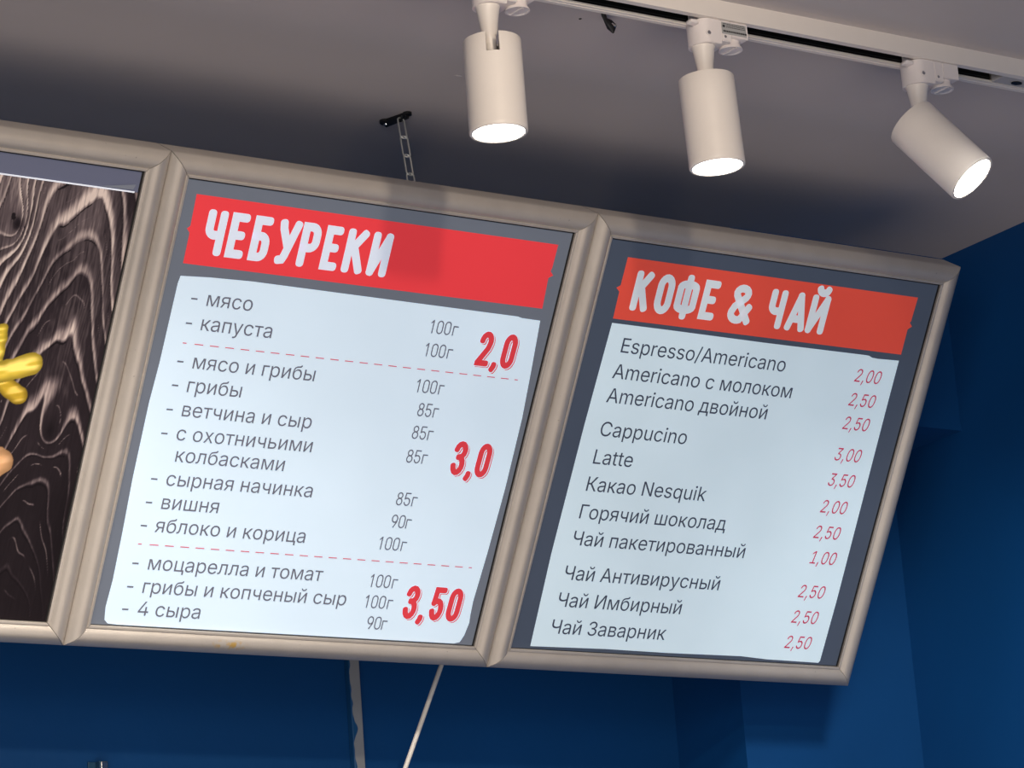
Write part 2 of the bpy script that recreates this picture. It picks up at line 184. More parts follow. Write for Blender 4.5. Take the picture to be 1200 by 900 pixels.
в|392|53 0 53 379 208 379 247 376 280 367 307 352 327 331 339 307 343 278 341 258 335 240 324 226 309 214 291 205 270 199 284 196 298 191 312 185 325 176 336 165 345 152 352 138 357 121 358 102 356 84 351 66 343 50 331 35 317 23 300 13 280 6 257 1 232 0/111 56 232 56 251 57 266 62 279 70 288 80 293 93 295 108 293 125 288 141 279 153 266 162 251 167 232 169 111 169/111 220 209 220 230 222 248 227 263 234 273 245 280 258 282 273 280 288 273 300 262 310 248 318 230 322 208 324 111 324
г|304|290 379 290 323 114 323 114 0 53 0 53 379
д|427|13 -110 13 56 44 56 52 65 58 73 65 82 70 93 75 104 79 116 83 130 87 146 90 164 93 184 95 206 98 231 110 379 356 379 356 56 414 56 414 -110 353 -110 353 0 74 0 74 -110/114 56 295 56 295 323 166 323 157 231 153 193 148 158 143 127 135 99 126 76
е|404|308 221 338 221 310 202/96 221 96 211 96 178 97 169 75 169 75 221/96 221 308 221 308 226 304 248 298 269 288 286 277 301 263 314 246 323 227 328 205 330 183 328 164 323 146 313 131 301 119 286 109 270 102 251 97 231/97 169 98 151 102 127 110 106 121 88 135 73 151 61 169 53 190 48 212 46 227 47 241 49 254 53 265 58 276 65 285 73 294 82 300 93 306 105 365 91 358 72 348 55 335 39 320 26 302 14 283 4 261 -3 237 -7 212 -8 177 -5 145 3 117 16 92 35 72 58 56 85 44 116 37 150 34 187 36 224 44 258 55 290 71 317 91 340 115 359 142 373 172 382 205 384 226 383 246 380 266 374 285 366 303 355 319 341 334 324 347 305 357 282 365 256 370 227 371 194 371 169
ж|563|21 0 174 193 23 379 95 379 221 218 252 218 252 379 313 379 313 218 342 218 468 379 541 379 390 193 543 0 469 0 342 162 313 162 313 0 252 0 252 162 223 162 95 0
з|343|171 -4 146 -3 123 1 101 8 82 17 65 29 51 43 40 59 34 76 31 95 94 95 97 82 105 71 117 61 133 54 151 49 171 47 193 49 211 55 227 65 239 77 246 92 249 109 246 126 239 141 226 154 208 163 187 169 163 171 138 171 138 217 163 217 183 219 201 224 217 233 229 245 236 259 238 276 236 292 230 306 220 318 207 327 191 332 173 334 154 332 137 327 122 319 109 309 102 296 99 281 40 281 42 301 48 319 59 335 72 349 88 361 107 371 128 378 150 382 173 384 197 382 220 377 239 370 257 359 271 346 283 332 291 315 296 298 298 279 296 258 289 240 277 224 262 212 245 203 225 197 225 194 252 188 273 178 291 164 303 147 310 127 313 104 311 84 305 66 294 48 281 33 264 20 244 10 222 2 198 -3
и|411|358 0 296 0 296 274 293 274 111 0 53 0 53 379 114 379 114 104 118 104 300 379 358 379
й|411|358 0 296 0 296 274 293 274 111 0 53 0 53 379 114 379 114 104 118 104 300 379 358 379/205 433 187 434 171 439 155 446 142 455 130 467 120 481 112 496 108 512 107 529 151 529 153 515 158 502 166 491 177 483 190 478 205 476 220 478 233 483 244 491 252 502 257 515 259 529 304 529 303 512 298 496 291 481 281 467 269 456 256 446 240 439 223 434
к|376|53 0 53 379 114 379 114 215 152 215 288 379 366 379 213 196 368 0 290 0 167 159 114 159 114 0
л|400|6 0 6 56 20 56 31 57 40 59 48 63 56 68 62 76 67 86 71 98 75 114 78 133 80 155 82 181 84 211 91 379 348 379 348 0 286 0 286 323 149 323 143 189 140 150 135 115 129 84 120 58 109 37 94 21 76 9 54 2 27 0
м|535|268 60 273 41 263 41/422 325 423 354 430 354 425 335/112 321 108 335 102 354 111 354/112 321 112 318 113 279 113 238 113 197 113 0 53 0 53 379 144 379 232 168 237 156 242 144 246 132 257 100 265 70 268 60 270 69 278 100 289 132 293 143 298 155 303 168 390 379 482 379 482 0 421 0 421 197 421 237 422 276 422 315 422 325 420 317 415 300 410 284 404 268 399 252 392 235 385 217 377 198 294 0 240 0 156 198 148 217 141 235 135 252 129 268 123 284 118 300 113 317
н|409|309 223 309 167 99 167 99 223/114 379 114 0 53 0 53 379/356 379 356 0 295 0 295 379
о|415|207 -8 174 -5 144 3 117 16 93 35 72 58 56 85 44 116 37 150 34 187 37 225 44 260 56 291 72 318 93 341 117 360 144 374 174 382 207 384 241 382 271 374 299 360 323 341 343 318 359 291 371 260 379 225 381 187 379 150 371 116 359 85 343 58 323 35 299 16 271 3 241 -5/207 46 231 49 252 55 270 66 285 80 298 97 307 117 314 139 318 163 319 187 318 212 314 236 307 258 298 278 285 296 270 310 252 321 231 328 207 330 184 328 163 321 145 310 130 296 118 278 108 258 102 236 98 212 96 187 98 163 102 139 108 117 118 97 130 80 145 66 163 55 184 49
п|408|355 379 355 0 294 0 294 323 114 323 114 0 53 0 53 379
р|424|53 -143 53 379 112 379 112 319 118 319 123 327 130 336 137 346 147 355 158 364 171 373 188 379 207 383 229 384 259 382 287 374 313 361 335 342 354 320 370 293 381 261 388 227 390 189 388 151 381 116 370 84 355 57 336 34 313 16 288 3 260 -6 229 -8 208 -7 189 -3 173 4 159 12 147 21 138 31 130 41 124 50 118 59 114 59 114 -143/220 47 242 49 262 55 279 66 294 80 306 97 316 117 323 139 327 163 328 189 327 215 323 239 316 261 307 281 295 298 280 311 262 322 243 328 220 330 198 328 178 322 161 312 147 299 134 282 125 263 118 241 114 216 113 189 114 162 118 138 125 115 135 95 147 78 162 65 179 55 198 49
с|396|207 -8 174 -5 144 3 117 16 93 35 72 58 56 85 44 116 37 150 34 187 37 225 44 260 56 291 72 318 93 341 117 360 144 374 174 382 207 384 226 384 243 381 260 377 276 371 291 364 305 356 318 346 330 335 340 322 349 308 356 293 362 277 303 262 300 272 295 281 290 289 284 297 278 304 270 311 261 316 252 321 242 325 231 328 220 329 207 330 184 328 163 321 145 310 130 296 118 278 108 258 102 236 98 212 96 187 98 163 102 139 108 117 118 97 130 80 145 66 163 55 184 49 207 46 220 47 232 49 243 52 253 55 262 60 271 66 279 73 285 80 292 89 297 98 301 107 304 117 363 102 357 86 350 70 341 56 331 43 319 32 306 21 292 12 277 5 261 -1 244 -5 226 -7
т|325|132 0 132 325 6 325 6 379 319 379 319 325 193 325 193 0
у|389|194 58 199 42 206 21 184 21 190 42/194 58 196 64 202 87 209 110 216 132 224 155 305 379 371 379 204 -58 196 -77 187 -93 177 -107 165 -119 153 -128 139 -136 125 -141 109 -144 91 -145 82 -145 73 -144 65 -143 57 -142 52 -140 47 -139 61 -86 71 -87 83 -89 94 -90 104 -89 113 -86 122 -81 130 -74 138 -64 145 -51 151 -36 163 -1 17 379 84 379 165 155 173 132 180 109 187 87 193 64
ф|477|208 -8 175 -5 145 3 117 16 93 35 73 58 56 85 44 116 37 150 34 187 37 225 44 260 56 291 73 318 93 341 117 360 145 374 175 382 208 384 269 384 302 382 333 374 360 360 384 341 405 318 421 291 433 260 441 225 443 187 441 150 433 116 421 85 405 58 384 35 360 16 333 3 302 -5 269 -8/208 43 269 43 293 46 314 52 332 64 347 79 360 96 370 117 377 139 381 163 382 187 381 213 377 237 370 260 360 281 347 299 332 314 314 326 293 333 269 335 208 335 184 333 163 326 145 314 130 299 117 281 108 260 101 237 96 213 95 187 96 163 101 139 108 117 117 96 130 79 145 64 163 52 184 46/208 -143 208 509 269 509 269 -143
х|379|155 195 171 218 171 171/191 232 198 221 207 206 175 206 185 221/224 192 209 169 209 214/189 156 182 167 173 182 205 182 195 167/189 156 187 152 178 136 170 120 160 103 148 85 91 0 21 0 155 195 29 379 100 379 147 306 159 287 170 270 179 253 188 237 191 232 194 237 202 253 211 270 222 287 233 306 282 379 352 379 224 192 358 0 287 0 231 85 219 103 209 120 200 136 191 152
ц|415|53 0 53 379 114 379 114 56 294 56 294 379 355 379 355 0/344 -109 344 0 318 0 318 56 405 56 405 -109
ч|401|198 118 157 122 121 134 92 153 70 181 57 216 53 258 53 379 114 379 114 258 116 232 124 211 138 195 155 184 175 177 198 175 221 176 244 178 264 182 284 187 304 192 324 199 324 143 311 138 298 134 285 130 272 127 258 124 244 122 229 120 214 119/287 0 287 379 348 379 348 0
ш|572|53 379 114 379 114 56 255 56 255 379 316 379 316 56 458 56 458 379 519 379 519 0 53 0
щ|582|53 379 114 379 114 56 255 56 255 379 316 379 316 56 458 56 458 379 519 379 519 0 53 0/508 -109 508 0 482 0 482 56 569 56 569 -109
ы|511|114 244 214 244 243 242 268 237 290 228 309 217 325 202 337 186 346 167 352 146 353 123 352 101 346 80 337 61 325 43 309 29 290 16 268 7 243 2 214 0 53 0 53 379 114 379/114 187 114 56 214 56 235 58 254 64 270 74 282 87 289 103 292 121 289 139 282 155 270 169 254 179 235 185 214 187/114 187 104 187 104 244 114 244/397 0 397 379 458 379 458 0
ь|388|114 244 214 244 243 242 268 237 290 228 309 217 325 202 337 186 346 167 352 146 353 123 352 101 346 80 337 61 325 43 309 29 290 16 268 7 243 2 214 0 53 0 53 379 114 379/114 187 114 56 214 56 235 58 254 64 270 74 282 87 289 103 292 121 289 139 282 155 270 169 254 179 235 185 214 187/114 187 104 187 104 244 114 244
э|396|188 -8 170 -7 152 -5 135 -1 119 5 104 12 89 21 76 32 65 43 55 56 46 70 39 86 33 102 91 117 95 107 99 98 104 89 110 80 117 73 125 66 134 60 143 55 153 52 164 49 176 47 188 46 212 49 233 55 251 66 266 80 278 97 287 117 294 139 298 163 299 187 298 212 294 236 287 258 278 278 266 296 251 310 233 321 212 328 188 330 176 329 164 328 154 325 144 321 134 316 126 311 118 304 111 297 105 289 100 281 96 272 93 262 34 277 40 293 47 308 56 322 66 335 78 346 91 356 105 364 120 371 136 377 153 381 170 384 188 384 221 382 252 374 279 360 303 341 323 318 340 291 352 260 359 225 362 187 359 150 352 116 340 85 323 58 303 35 279 16 252 3 221 -5/309 163 132 163 132 218 309 218
ю|585|53 0 53 379 111 379 111 0/97 162 97 217 235 217 235 162/377 -8 344 -5 313 3 286 16 262 35 242 58 226 85 213 116 206 150 204 187 206 225 213 260 226 291 242 318 262 341 286 360 313 374 344 382 377 384 410 382 440 374 468 360 492 341 512 318 529 291 541 260 548 225 550 187 548 150 541 116 529 85 512 58 492 35 468 16 440 3 410 -5/377 46 401 49 422 55 440 66 455 80 467 97 477 117 483 139 487 163 489 187 487 212 483 236 477 258 467 278 455 296 440 310 422 321 401 328 377 330 353 328 333 321 315 310 300 296 287 278 278 258 271 236 267 212 266 187 267 163 271 139 278 117 287 97 300 80 315 66 333 55 353 49
я|385|271 194 271 326 184 326 155 324 131 318 114 309 102 295 95 279 93 259 95 240 102 224 114 211 132 201 155 195 184 194/271 142 180 142 134 146 97 157 68 174 48 198 36 226 32 259 36 293 48 322 68 346 97 365 134 376 180 379 332 379 332 0 271 0/271 142 271 194 298 194 298 142/85 0 15 0 122 172 190 172
ё|404|308 221 338 221 310 202/96 221 96 211 96 178 97 169 75 169 75 221/96 221 308 221 308 226 304 248 298 269 288 286 277 301 263 314 246 323 227 328 205 330 183 328 164 323 146 313 131 301 119 286 109 270 102 251 97 231/97 169 98 151 102 127 110 106 121 88 135 73 151 61 169 53 190 48 212 46 227 47 241 49 254 53 265 58 276 65 285 73 294 82 300 93 306 105 365 91 358 72 348 55 335 39 320 26 302 14 283 4 261 -3 237 -7 212 -8 177 -5 145 3 117 16 92 35 72 58 56 85 44 116 37 150 34 187 36 224 44 258 55 290 71 317 91 340 115 359 142 373 172 382 205 384 226 383 246 380 266 374 285 366 303 355 319 341 334 324 347 305 357 282 365 256 370 227 371 194 371 169/276 443 265 444 256 448 247 455 241 463 237 472 235 483 237 494 241 503 247 512 256 518 265 522 276 523 286 522 296 518 304 512 311 503 315 494 316 483 315 472 311 463 304 455 296 448 286 444/132 443 122 444 112 448 103 455 97 463 93 472 91 483 93 494 97 503 103 512 112 518 122 522 132 523 143 522 152 518 161 512 167 503 171 494 172 483 171 472 167 463 161 455 152 448 143 444"""
GL = {}
for ln in GLYPHS.split('\n'):
    ch, a, cs = ln[0], *ln[2:].split('|')
    GL[ch] = (int(a), [[int(v) for v in c.split()] for c in cs.split('/') if c.strip()])

from mathutils.geometry import tessellate_polygon
def _area(c): return sum(c[i - 2] * c[i + 1] - c[i] * c[i - 1] for i in range(0, len(c), 2)) / 2
def _inside(px, py, c):
    r = False; n = len(c) // 2
    for i in range(n):
        x1, y1, x2, y2 = c[2 * i], c[2 * i + 1], c[2 * ((i + 1) % n)], c[2 * ((i + 1) % n) + 1]
        if (y1 > py) != (y2 > py) and px < (x2 - x1) * (py - y1) / (y2 - y1) + x1: r = not r
    return r
TRI = {}
def glyph_tris(ch):
    if ch in TRI: return TRI[ch]
    cs = GL[ch][1]; res = []
    if cs:
        big = max(cs, key=lambda c: abs(_area(c))); sg = 1 if _area(big) > 0 else -1
        outs = [c for c in cs if _area(c) * sg > 0]; holes = [c for c in cs if _area(c) * sg <= 0]
        for k, o in enumerate(outs):
            hs = [h for h in holes if _inside(h[0] + .01, h[1] + .01, o)]
            loops = [[Vector((c[2 * i], c[2 * i + 1], 0)) for i in range(len(c) // 2)] for c in [o] + hs]
            flat = [p for l in loops for p in l]
            res.append((flat, tessellate_polygon(loops)))
    TRI[ch] = res; return res
def text_mesh(s, x0, y0, sx, sy, shear=0.0, z=0.0):
    V, Fc = [], []; x = 0
    for ch in s:
        for k, (flat, tris) in enumerate(glyph_tris(ch)):
            b0 = len(V)
            for p in flat:
                px, py = (x + p.x) / 1000, p.y / 1000
                V.append((x0 + px * sx + py * sy * shear, y0 + py * sy, z + k * 1.5e-5))
            for t in tris:
                a, b, c = (V[b0 + q] for q in t)
                cr_ = (b[0] - a[0]) * (c[1] - a[1]) - (b[1] - a[1]) * (c[0] - a[0])
                if cr_: Fc.append([b0 + q for q in (t if cr_ > 0 else t[::-1])])
        x += GL[ch][0]
    me = bpy.data.meshes.new('lettering'); me.from_pydata(V, [], Fc); me.update()
    return me
def text_adv(s): return sum(GL[c][0] for c in s) / 1000

# stroke lettering (rounded condensed capitals, thin and bold digits); coordinates in a unit box
def arc(cx, cy, rx, ry, a0, a1, n=8): return [(cx + rx * math.cos(math.radians(a0 + (a1 - a0) * i / n)), cy + ry * math.sin(math.radians(a0 + (a1 - a0) * i / n))) for i in range(n + 1)]
def oval(r=0.26): return arc(.5, 1 - r, .5, r, 180, 0, 10) + arc(.5, r, .5, r, 0, -180, 10) + [(0, 1 - r)]
STROKES = {
 'Ч': [[(0, 1), (0, .60)] + arc(.5, .60, .5, .17, 180, 262, 6) + [(.9, .44)], [(1, 1), (1, 0)]],
 'Е': [[(.95, 1), (0, 1), (0, 0), (.95, 0)], [(0, .51), (.78, .51)]],
 'Б': [[(.98, 1), (0, 1), (0, 0), (.5, 0)] + arc(.5, .19, .5, .19, -90, 0, 6)[1:] + arc(.5, .38, .5, .19, 0, 90, 6) + [(0, .57)]],
 'У': [[(0, 1), (.06, .86), (.52, .42)], [(1.05, 1), (.45, .12), (.34, .02), (.1, 0)]],
 'Р': [[(0, 0), (0, 1), (.5, 1)] + arc(.5, .8, .5, .2, 90, 0, 6)[1:] + arc(.5, .62, .5, .2, 0, -90, 6) + [(0, .42)]],
 'К': [[(0, 0), (0, 1)], [(1, 1), (.12, .5)], [(.36, .62), (1, 0)]],
 'И': [[(0, 1), (0, 0), (1, 1), (1, 0)]],
 'О': [oval()],
 'Ф': [arc(.5, .78, .5, .12, 180, 0, 10) + arc(.5, .22, .5, .12, 0, -180, 10) + [(0, .78)], [(.5, 1.08), (.5, -.08)]],
 'А': [[(0, 0), (.5, 1), (1, 0)], [(.18, .27), (.82, .27)]],
 'Й': [[(0, 1), (0, 0), (1, 1), (1, 0)], arc(.55, 1.32, .34, .13, 190, 350, 8)],
 '&': [[(1.1, 0), (.2, .72)] + arc(.47, .84, .36, .16, 200, -20, 9) + [(.75, .72), (.15, .42)] + arc(.42, .2, .42, .2, 150, 300, 9) + [(.78, .16), (1.05, .42)]],
 '0': [oval()],
 '1': [[(.5, 0), (.5, 1), (0, .80)]],
 '2': [arc(.5, .76, .5, .24, 175, -15, 10) + [(.86, .52), (0, .02), (0, 0), (1, 0)]],
 '3': [arc(.5, .77, .5, .23, 170, -80, 10) + [(.4, .54)], [(.4, .54)] + arc(.5, .27, .5, .27, 80, -170, 10)],
 '5': [[(.95, 1), (.12, 1), (.05, .53), (.3, .60)] + arc(.5, .30, .5, .30, 80, -165, 10)],
 '8': [arc(.5, .77, .43, .23, 0, 360, 16), arc(.5, .27, .5, .27, 0, 360, 16)],
 '9': [arc(.5, .70, .5, .30, 0, 360, 16), [(1, .70), (.92, .42), (.45, 0)]],
 'г': [[(0, 0), (0, .70), (1, .70)]],
 ',': [[(.30, -.02), (.28, -.08), (.10, -.17)]],
}
def stroke_mesh(items, w, z=0.0, shear=0.0, d=(0, 0), pw=2.6):
    """items: (char, x of centre line, width, height, y bottom of centre line). One ribbon per stroke, mitred at its bends, blunt round ends."""
    V, Fc = [], []; h = w / 2; layer = [0]
    def face(pts):
        ar = sum(pts[i - 1].x * pts[i].y - pts[i].x * pts[i - 1].y for i in range(len(pts)))
        if ar < 0: pts = pts[::-1]
        b = len(V)
        for p in pts: V.append((p.x + d[0], p.y + d[1], z + layer[0] * 1.2e-5))
        Fc.append(list(range(b, b + len(pts))))
    def cap(p, t):
        n = Vector((-t.y, t.x)); pts = []
        for k in range(13):
            a = math.pi * k / 12 - math.pi / 2; c, q = math.cos(a), math.sin(a)
            pts.append(p + t * h * max(c, 0) ** (2 / pw) + n * h * math.copysign(abs(q) ** (2 / pw), q))
        face(pts)
    def ribbon(P, closed):
        n = len(P); L, Rr = [], []
        for i in range(n):
            a = P[i - 1] if (i > 0 or closed) else None; b = P[(i + 1) % n] if (i < n - 1 or closed) else None
            t0 = (P[i] - a).normalized() if a is not None else (b - P[i]).normalized(); t1 = (b - P[i]).normalized() if b is not None else t0
            nn = (Vector((-t0.y, t0.x)) + Vector((-t1.y, t1.x))); nn = nn.normalized() if nn.length > 1e-6 else Vector((-t0.y, t0.x))
            k = h / max(nn.dot(Vector((-t0.y, t0.x))), .5)
            L.append(P[i] + nn * k); Rr.append(P[i] - nn * k)
        for i in range(n if closed else n - 1):
            j = (i + 1) % n; face([L[i], L[j], Rr[j], Rr[i]])
        if not closed: cap(P[0], (P[0] - P[1]).normalized()); cap(P[-1], (P[-1] - P[-2]).normalized())
    for ch, x, wd, hh, yb in items:
        layer[0] = 0
        for pl in STROKES[ch]:
            P = [Vector((x + px * wd + py * hh * shear, yb + py * hh)) for px, py in pl]
            Q = [P[0]]
            for p in P[1:]:
                if (p - Q[-1]).length > w * .02: Q.append(p)
            closed = (Q[0] - Q[-1]).length < w * .05
            if closed: Q = Q[:-1]; ribbon(Q, True); layer[0] += 1; continue
            run = [Q[0]]
            for i in range(1, len(Q)):
                run.append(Q[i])
                if i < len(Q) - 1 and (Q[i] - Q[i - 1]).normalized().dot((Q[i + 1] - Q[i]).normalized()) < -.25:
                    ribbon(run, False); layer[0] += 1; run = [Q[i]]
            ribbon(run, False); layer[0] += 1
    me = bpy.data.meshes.new('lettering'); me.from_pydata(V, [], Fc); me.update(); return me
def poly_mesh(pts, z):
    bm = bmesh.new(); bm.faces.new([bm.verts.new((x, y, z)) for x, y in pts])
    bmesh.ops.triangulate(bm, faces=bm.faces)
    bmesh.ops.recalc_face_normals(bm, faces=bm.faces)
    if bm.faces[0 if True else 0:][0].normal.z < 0: bmesh.ops.reverse_faces(bm, faces=bm.faces)
    me = bpy.data.meshes.new('sheet'); bm.to_mesh(me); bm.free(); return me

# ------------------------------------------------------------------ menu boards
TILT = 0.5610544884; BW = 0.476; BH = 0.48045; WF = 0.024379; STEP = BW + 2 * WF
ORG = Vector((1.5078, 2.96646, Z0 + 0.69758))
SV = Vector((0, -math.sin(TILT), math.cos(TILT))); NV = Vector((0, -math.cos(TILT), -math.sin(TILT)))
def metal(name, stain=None):
    m = mat(name, (0.58, 0.53, 0.475), 0.46, 0.35, noise=0.05, nscale=35, bump=0.08, bscale=400)
    nt = m.node_tree; b = nt.nodes['Principled BSDF']
    src = b.inputs['Base Color'].links[0].from_socket
    tc = nt.nodes.new('ShaderNodeTexCoord')
    # fine pits and scuffs in the anodised skin
    n = nt.nodes.new('ShaderNodeTexNoise'); n.inputs['Scale'].default_value = 230; n.inputs['Detail'].default_value = 3
    nt.links.new(tc.outputs['Object'], n.inputs['Vector'])
    r = nt.nodes.new('ShaderNodeMapRange'); r.inputs[1].default_value = 0.73; r.inputs[2].default_value = 0.78; r.inputs[3].default_value = 0; r.inputs[4].default_value = 0.5
    nt.links.new(n.outputs['Fac'], r.inputs[0])
    mx = nt.nodes.new('ShaderNodeMix'); mx.data_type = 'RGBA'; nt.links.new(r.outputs[0], mx.inputs[0]); nt.links.new(src, mx.inputs[6])
    mx.inputs[7].default_value = (0.12, 0.10, 0.09, 1); out = mx.outputs[2]
    if stain:
        n3 = nt.nodes.new('ShaderNodeTexNoise'); n3.inputs['Scale'].default_value = 130; nt.links.new(tc.outputs['Object'], n3.inputs['Vector'])
        mp = nt.nodes.new('ShaderNodeMapping'); mp.inputs['Location'].default_value = (-stain[0] / 0.022, -stain[1] / 0.006, 0); mp.inputs['Scale'].default_value = (1 / 0.022, 1 / 0.006, 0)
        nt.links.new(tc.outputs['Object'], mp.inputs[0])
        ln = nt.nodes.new('ShaderNodeVectorMath'); ln.operation = 'LENGTH'; nt.links.new(mp.outputs[0], ln.inputs[0])
        r1 = nt.nodes.new('ShaderNodeMapRange'); r1.inputs[1].default_value = 1.1; r1.inputs[2].default_value = 0.4; nt.links.new(ln.outputs['Value'], r1.inputs[0])
        r2 = nt.nodes.new('ShaderNodeMapRange'); r2.inputs[1].default_value = 0.47; r2.inputs[2].default_value = 0.6; nt.links.new(n3.outputs['Fac'], r2.inputs[0])
        mu = nt.nodes.new('ShaderNodeMath'); mu.operation = 'MULTIPLY'; nt.links.new(r1.outputs[0], mu.inputs[0]); nt.links.new(r2.outputs[0], mu.inputs[1])
        m2 = nt.nodes.new('ShaderNodeMix'); m2.data_type = 'RGBA'; nt.links.new(mu.outputs[0], m2.inputs[0]); nt.links.new(out, m2.inputs[6]); m2.inputs[7].default_value = (0.62, 0.40, 0.12, 1); out = m2.outputs[2]
    nt.links.new(out, b.inputs['Base Color'])
    return m
M_metal = metal('champagne_anodised_aluminium'); M_metal_stain = metal('stained_anodised_aluminium', (0.165, -0.012))
M_house = mat('grey_box_housing', (0.42, 0.38, 0.33), 0.55, noise=0.15, nscale=40)
M_gap = mat('black_gap_shade', (0.006, 0.006, 0.007), 0.6)
def print_mat(name, col, e, noise=0.02, coat=0.15):
    return mat(name, col, 0.45, emis=col, estr=e, noise=noise, nscale=9, coat=coat, spec=0.3)
PROFILE = [(0, -.0065), (0, .0024), (.0006, .0029), (.0024, .0030), (.0029, .0022), (.0036, .0023), (.0050, .0040), (.0072, .0057), (.0098, .0069),
           (.0126, .0073), (.0152, .0068), (.0178, .0056), (.0200, .0040), (.0220, .0022), (.0236, .0006), (.0242, -.0006), (.0242, -.034), (.0215, -.034), (.0215, -.0065)]
def rail(parent, side, m):
    """one mitred rail of the snap frame, swept round two corners"""
    g = 0.00035
    def pt(u, k, end):
        if side == 'top': return Vector(((-u + g) if end == 0 else (BW + u - g), BH + u, k))
        if side == 'bottom': return Vector(((-u + g) if end == 0 else (BW + u - g), -u, k))
        if side == 'left': return Vector((-u, (-u + g) if end == 0 else (BH + u - g), k))
        return Vector((BW + u, (-u + g) if end == 0 else (BH + u - g), k))
    bm = bmesh.new(); A = [bm.verts.new(pt(u, k, 0)) for u, k in PROFILE]; B = [bm.verts.new(pt(u, k, 1)) for u, k in PROFILE]
    n = len(A)
    for i in range(n): bm.faces.new((A[i], A[(i + 1) % n], B[(i + 1) % n], B[i]))
    bm.faces.new(A); bm.faces.new(B)
    return from_bm('frame_rail', bm, m, parent, True, 50)
def board(i, label, rails=None):
    root = thing('menu_board', ORG + Vector(((i - 1) * STEP, 0, 0)), label, 'menu board', (math.pi / 2 + TILT, 0, 0), 'backlit menu boards joined in a row')
    for s in ('top', 'bottom', 'left', 'right'): rail(root, s, (rails or {}).get(s, M_metal))
    bm = bmesh.new(); box(bm, -0.021, BW + 0.021, -0.021, BH + 0.021, -0.0335, -0.0075); h = from_bm('box_housing', bm, M_house, root)
    bm = bmesh.new()                           # dark gap under inner lips, recess shade put in as black strip
    for a in ((-.0005, .0012, 0, BH), (BW - .0018, BW + .0005, 0, BH), (0.0012, BW - .0018, -.0005, .0006), (.0012, BW - .0018, BH - .0016, BH + .0005)): box(bm, a[0], a[1], a[2], a[3], -0.0062, -0.0004)
    from_bm('gap_strip', bm, M_gap, root)
    bm = bmesh.new(); Rv = Matrix.Rotation(-(math.pi / 2 + TILT), 3, 'X')
    # arm from the back of the box to the wall
    p = Vector((BW * 0.35, BH * 0.62, -0.034)); dist = YB - (ORG + SV * p.y + NV * p.z).y
    q = p + Rv @ Vector((0, dist, 0)); tube(bm, [p, q], 0.006, 12); from_bm('support_arm', bm, M_house, root)
    return root
def sheet(name, root, pts, z, m):
    return link(name, poly_mesh(pts, z), m, root)

# ---- board with the fillings list
b2 = board(1, 'middle backlit menu board, headed ЧЕБУРЕКИ, with large red prices', {'bottom': M_metal_stain})
E2 = 0.33
P2_grey = print_mat('grey_print_fillings', (0.145, 0.165, 0.205), E2, 0.05); P2_white = print_mat('white_print_fillings', (0.70, 0.86, 1.0), E2, 0.03)
P2_red = print_mat('red_print_fillings', (0.83, 0.052, 0.062), 0.35, 0.03); P2_text = print_mat('dark_print_fillings', (0.145, 0.15, 0.19), E2)
P2_title = print_mat('title_print_fillings', (0.74, 0.82, 0.96), 0.35); P2_price = print_mat('price_print_fillings', (0.72, 0.05, 0.065), E2); P2_dash = print_mat('dash_print_fillings', (0.62, 0.13, 0.17), E2)
F = ((-.001, -.001), (BW + .001, -.001), (BW + .001, BH + .001), (-.001, BH + .001))
po = sheet('poster', b2, F, -.0011, P2_grey)
sheet('title_banner', po, [(0.0142, 0.4645), (0.4561 + .003, 0.4641), (0.4586, 0.4380), (.4575, .4340), (0.4622, 0.4297), (.4568, .4262), (0.4586, 0.3915), (0.0160, 0.3918), (.0158, .4240), (0.0118, 0.4280), (.0150, .4310)], -.0009, P2_red)
sheet('list_panel', po, [(0.0164, 0.3785), (0.05, .3805), (0.0979, 0.3818), (0.3117, 0.3803), (0.4300, 0.3795), (.4358, .3783), (0.4598, 0.3780), (.4640, .32), (0.4672, 0.267), (0.4675, 0.1853), (.4650, .11), (0.4618, 0.0521), (.4625, .036), (0.4636, 0.0269), (.4610, .012), (0.4572, 0.0035), (.45, .0015), (.0325, .0015), (0.0210, 0.0022), (.0165, .0060), (0.0145, 0.0197), (0.0159, 0.0499), (0.0149, 0.1013), (0.0129, 0.1616), (0.0125, 0.2423), (0.0144, 0.286), (0.0151, 0.3701)], -.0009, P2_white)
w = .0091; hb = .4035 + w / 2; hh = .0478 - w
TB = [('Ч', .0325, .0553), ('Е', .0600, .0815), ('Б', .0869, .1085), ('У', .1165, .1418), ('Р', .1439, .1668), ('Е', .1721, .1930), ('К', .1984, .2234), ('И', .2290, .2533)]
link('title_lettering', stroke_mesh([(c, a + w / 2, b - a - w, hh, hb) for c, a, b in TB], w, -.0006), P2_title, po)
ROWS2 = [("мясо", .0507, .3506), ("капуста", .0503, .3244), ("мясо и грибы", .0507, .2834), ("грибы", .0503, .2578), ("ветчина и сыр", .0505, .2317), ("с охотничьими", .0508, .2058), ("колбасками", .0546, .1825),
         ("сырная начинка", .0507, .1563), ("вишня", .0508, .1306), ("яблоко и корица", .0505, .1052), ("моцарелла и томат", .0511, .0638), ("грибы и копченый сыр", .0508, .0379), ("4 сыра", .0512, .0130)]
for s, x, y in ROWS2:
    me = text_mesh(s, x, y, .0324, .0308, 0, -.0006)
    o = link('item_lettering', me, P2_text, po)
    if s != 'колбасками':
        bm = bmesh.new(); bm.from_mesh(me); vs = [bm.verts.new((a, b, -.0006)) for a, b in ((.0338, y + .0050), (.0412, y + .0050), (.0412, y + .0067), (.0338, y + .0067))]; bm.faces.new(vs); bm.to_mesh(me); bm.free()
h_ = .0137
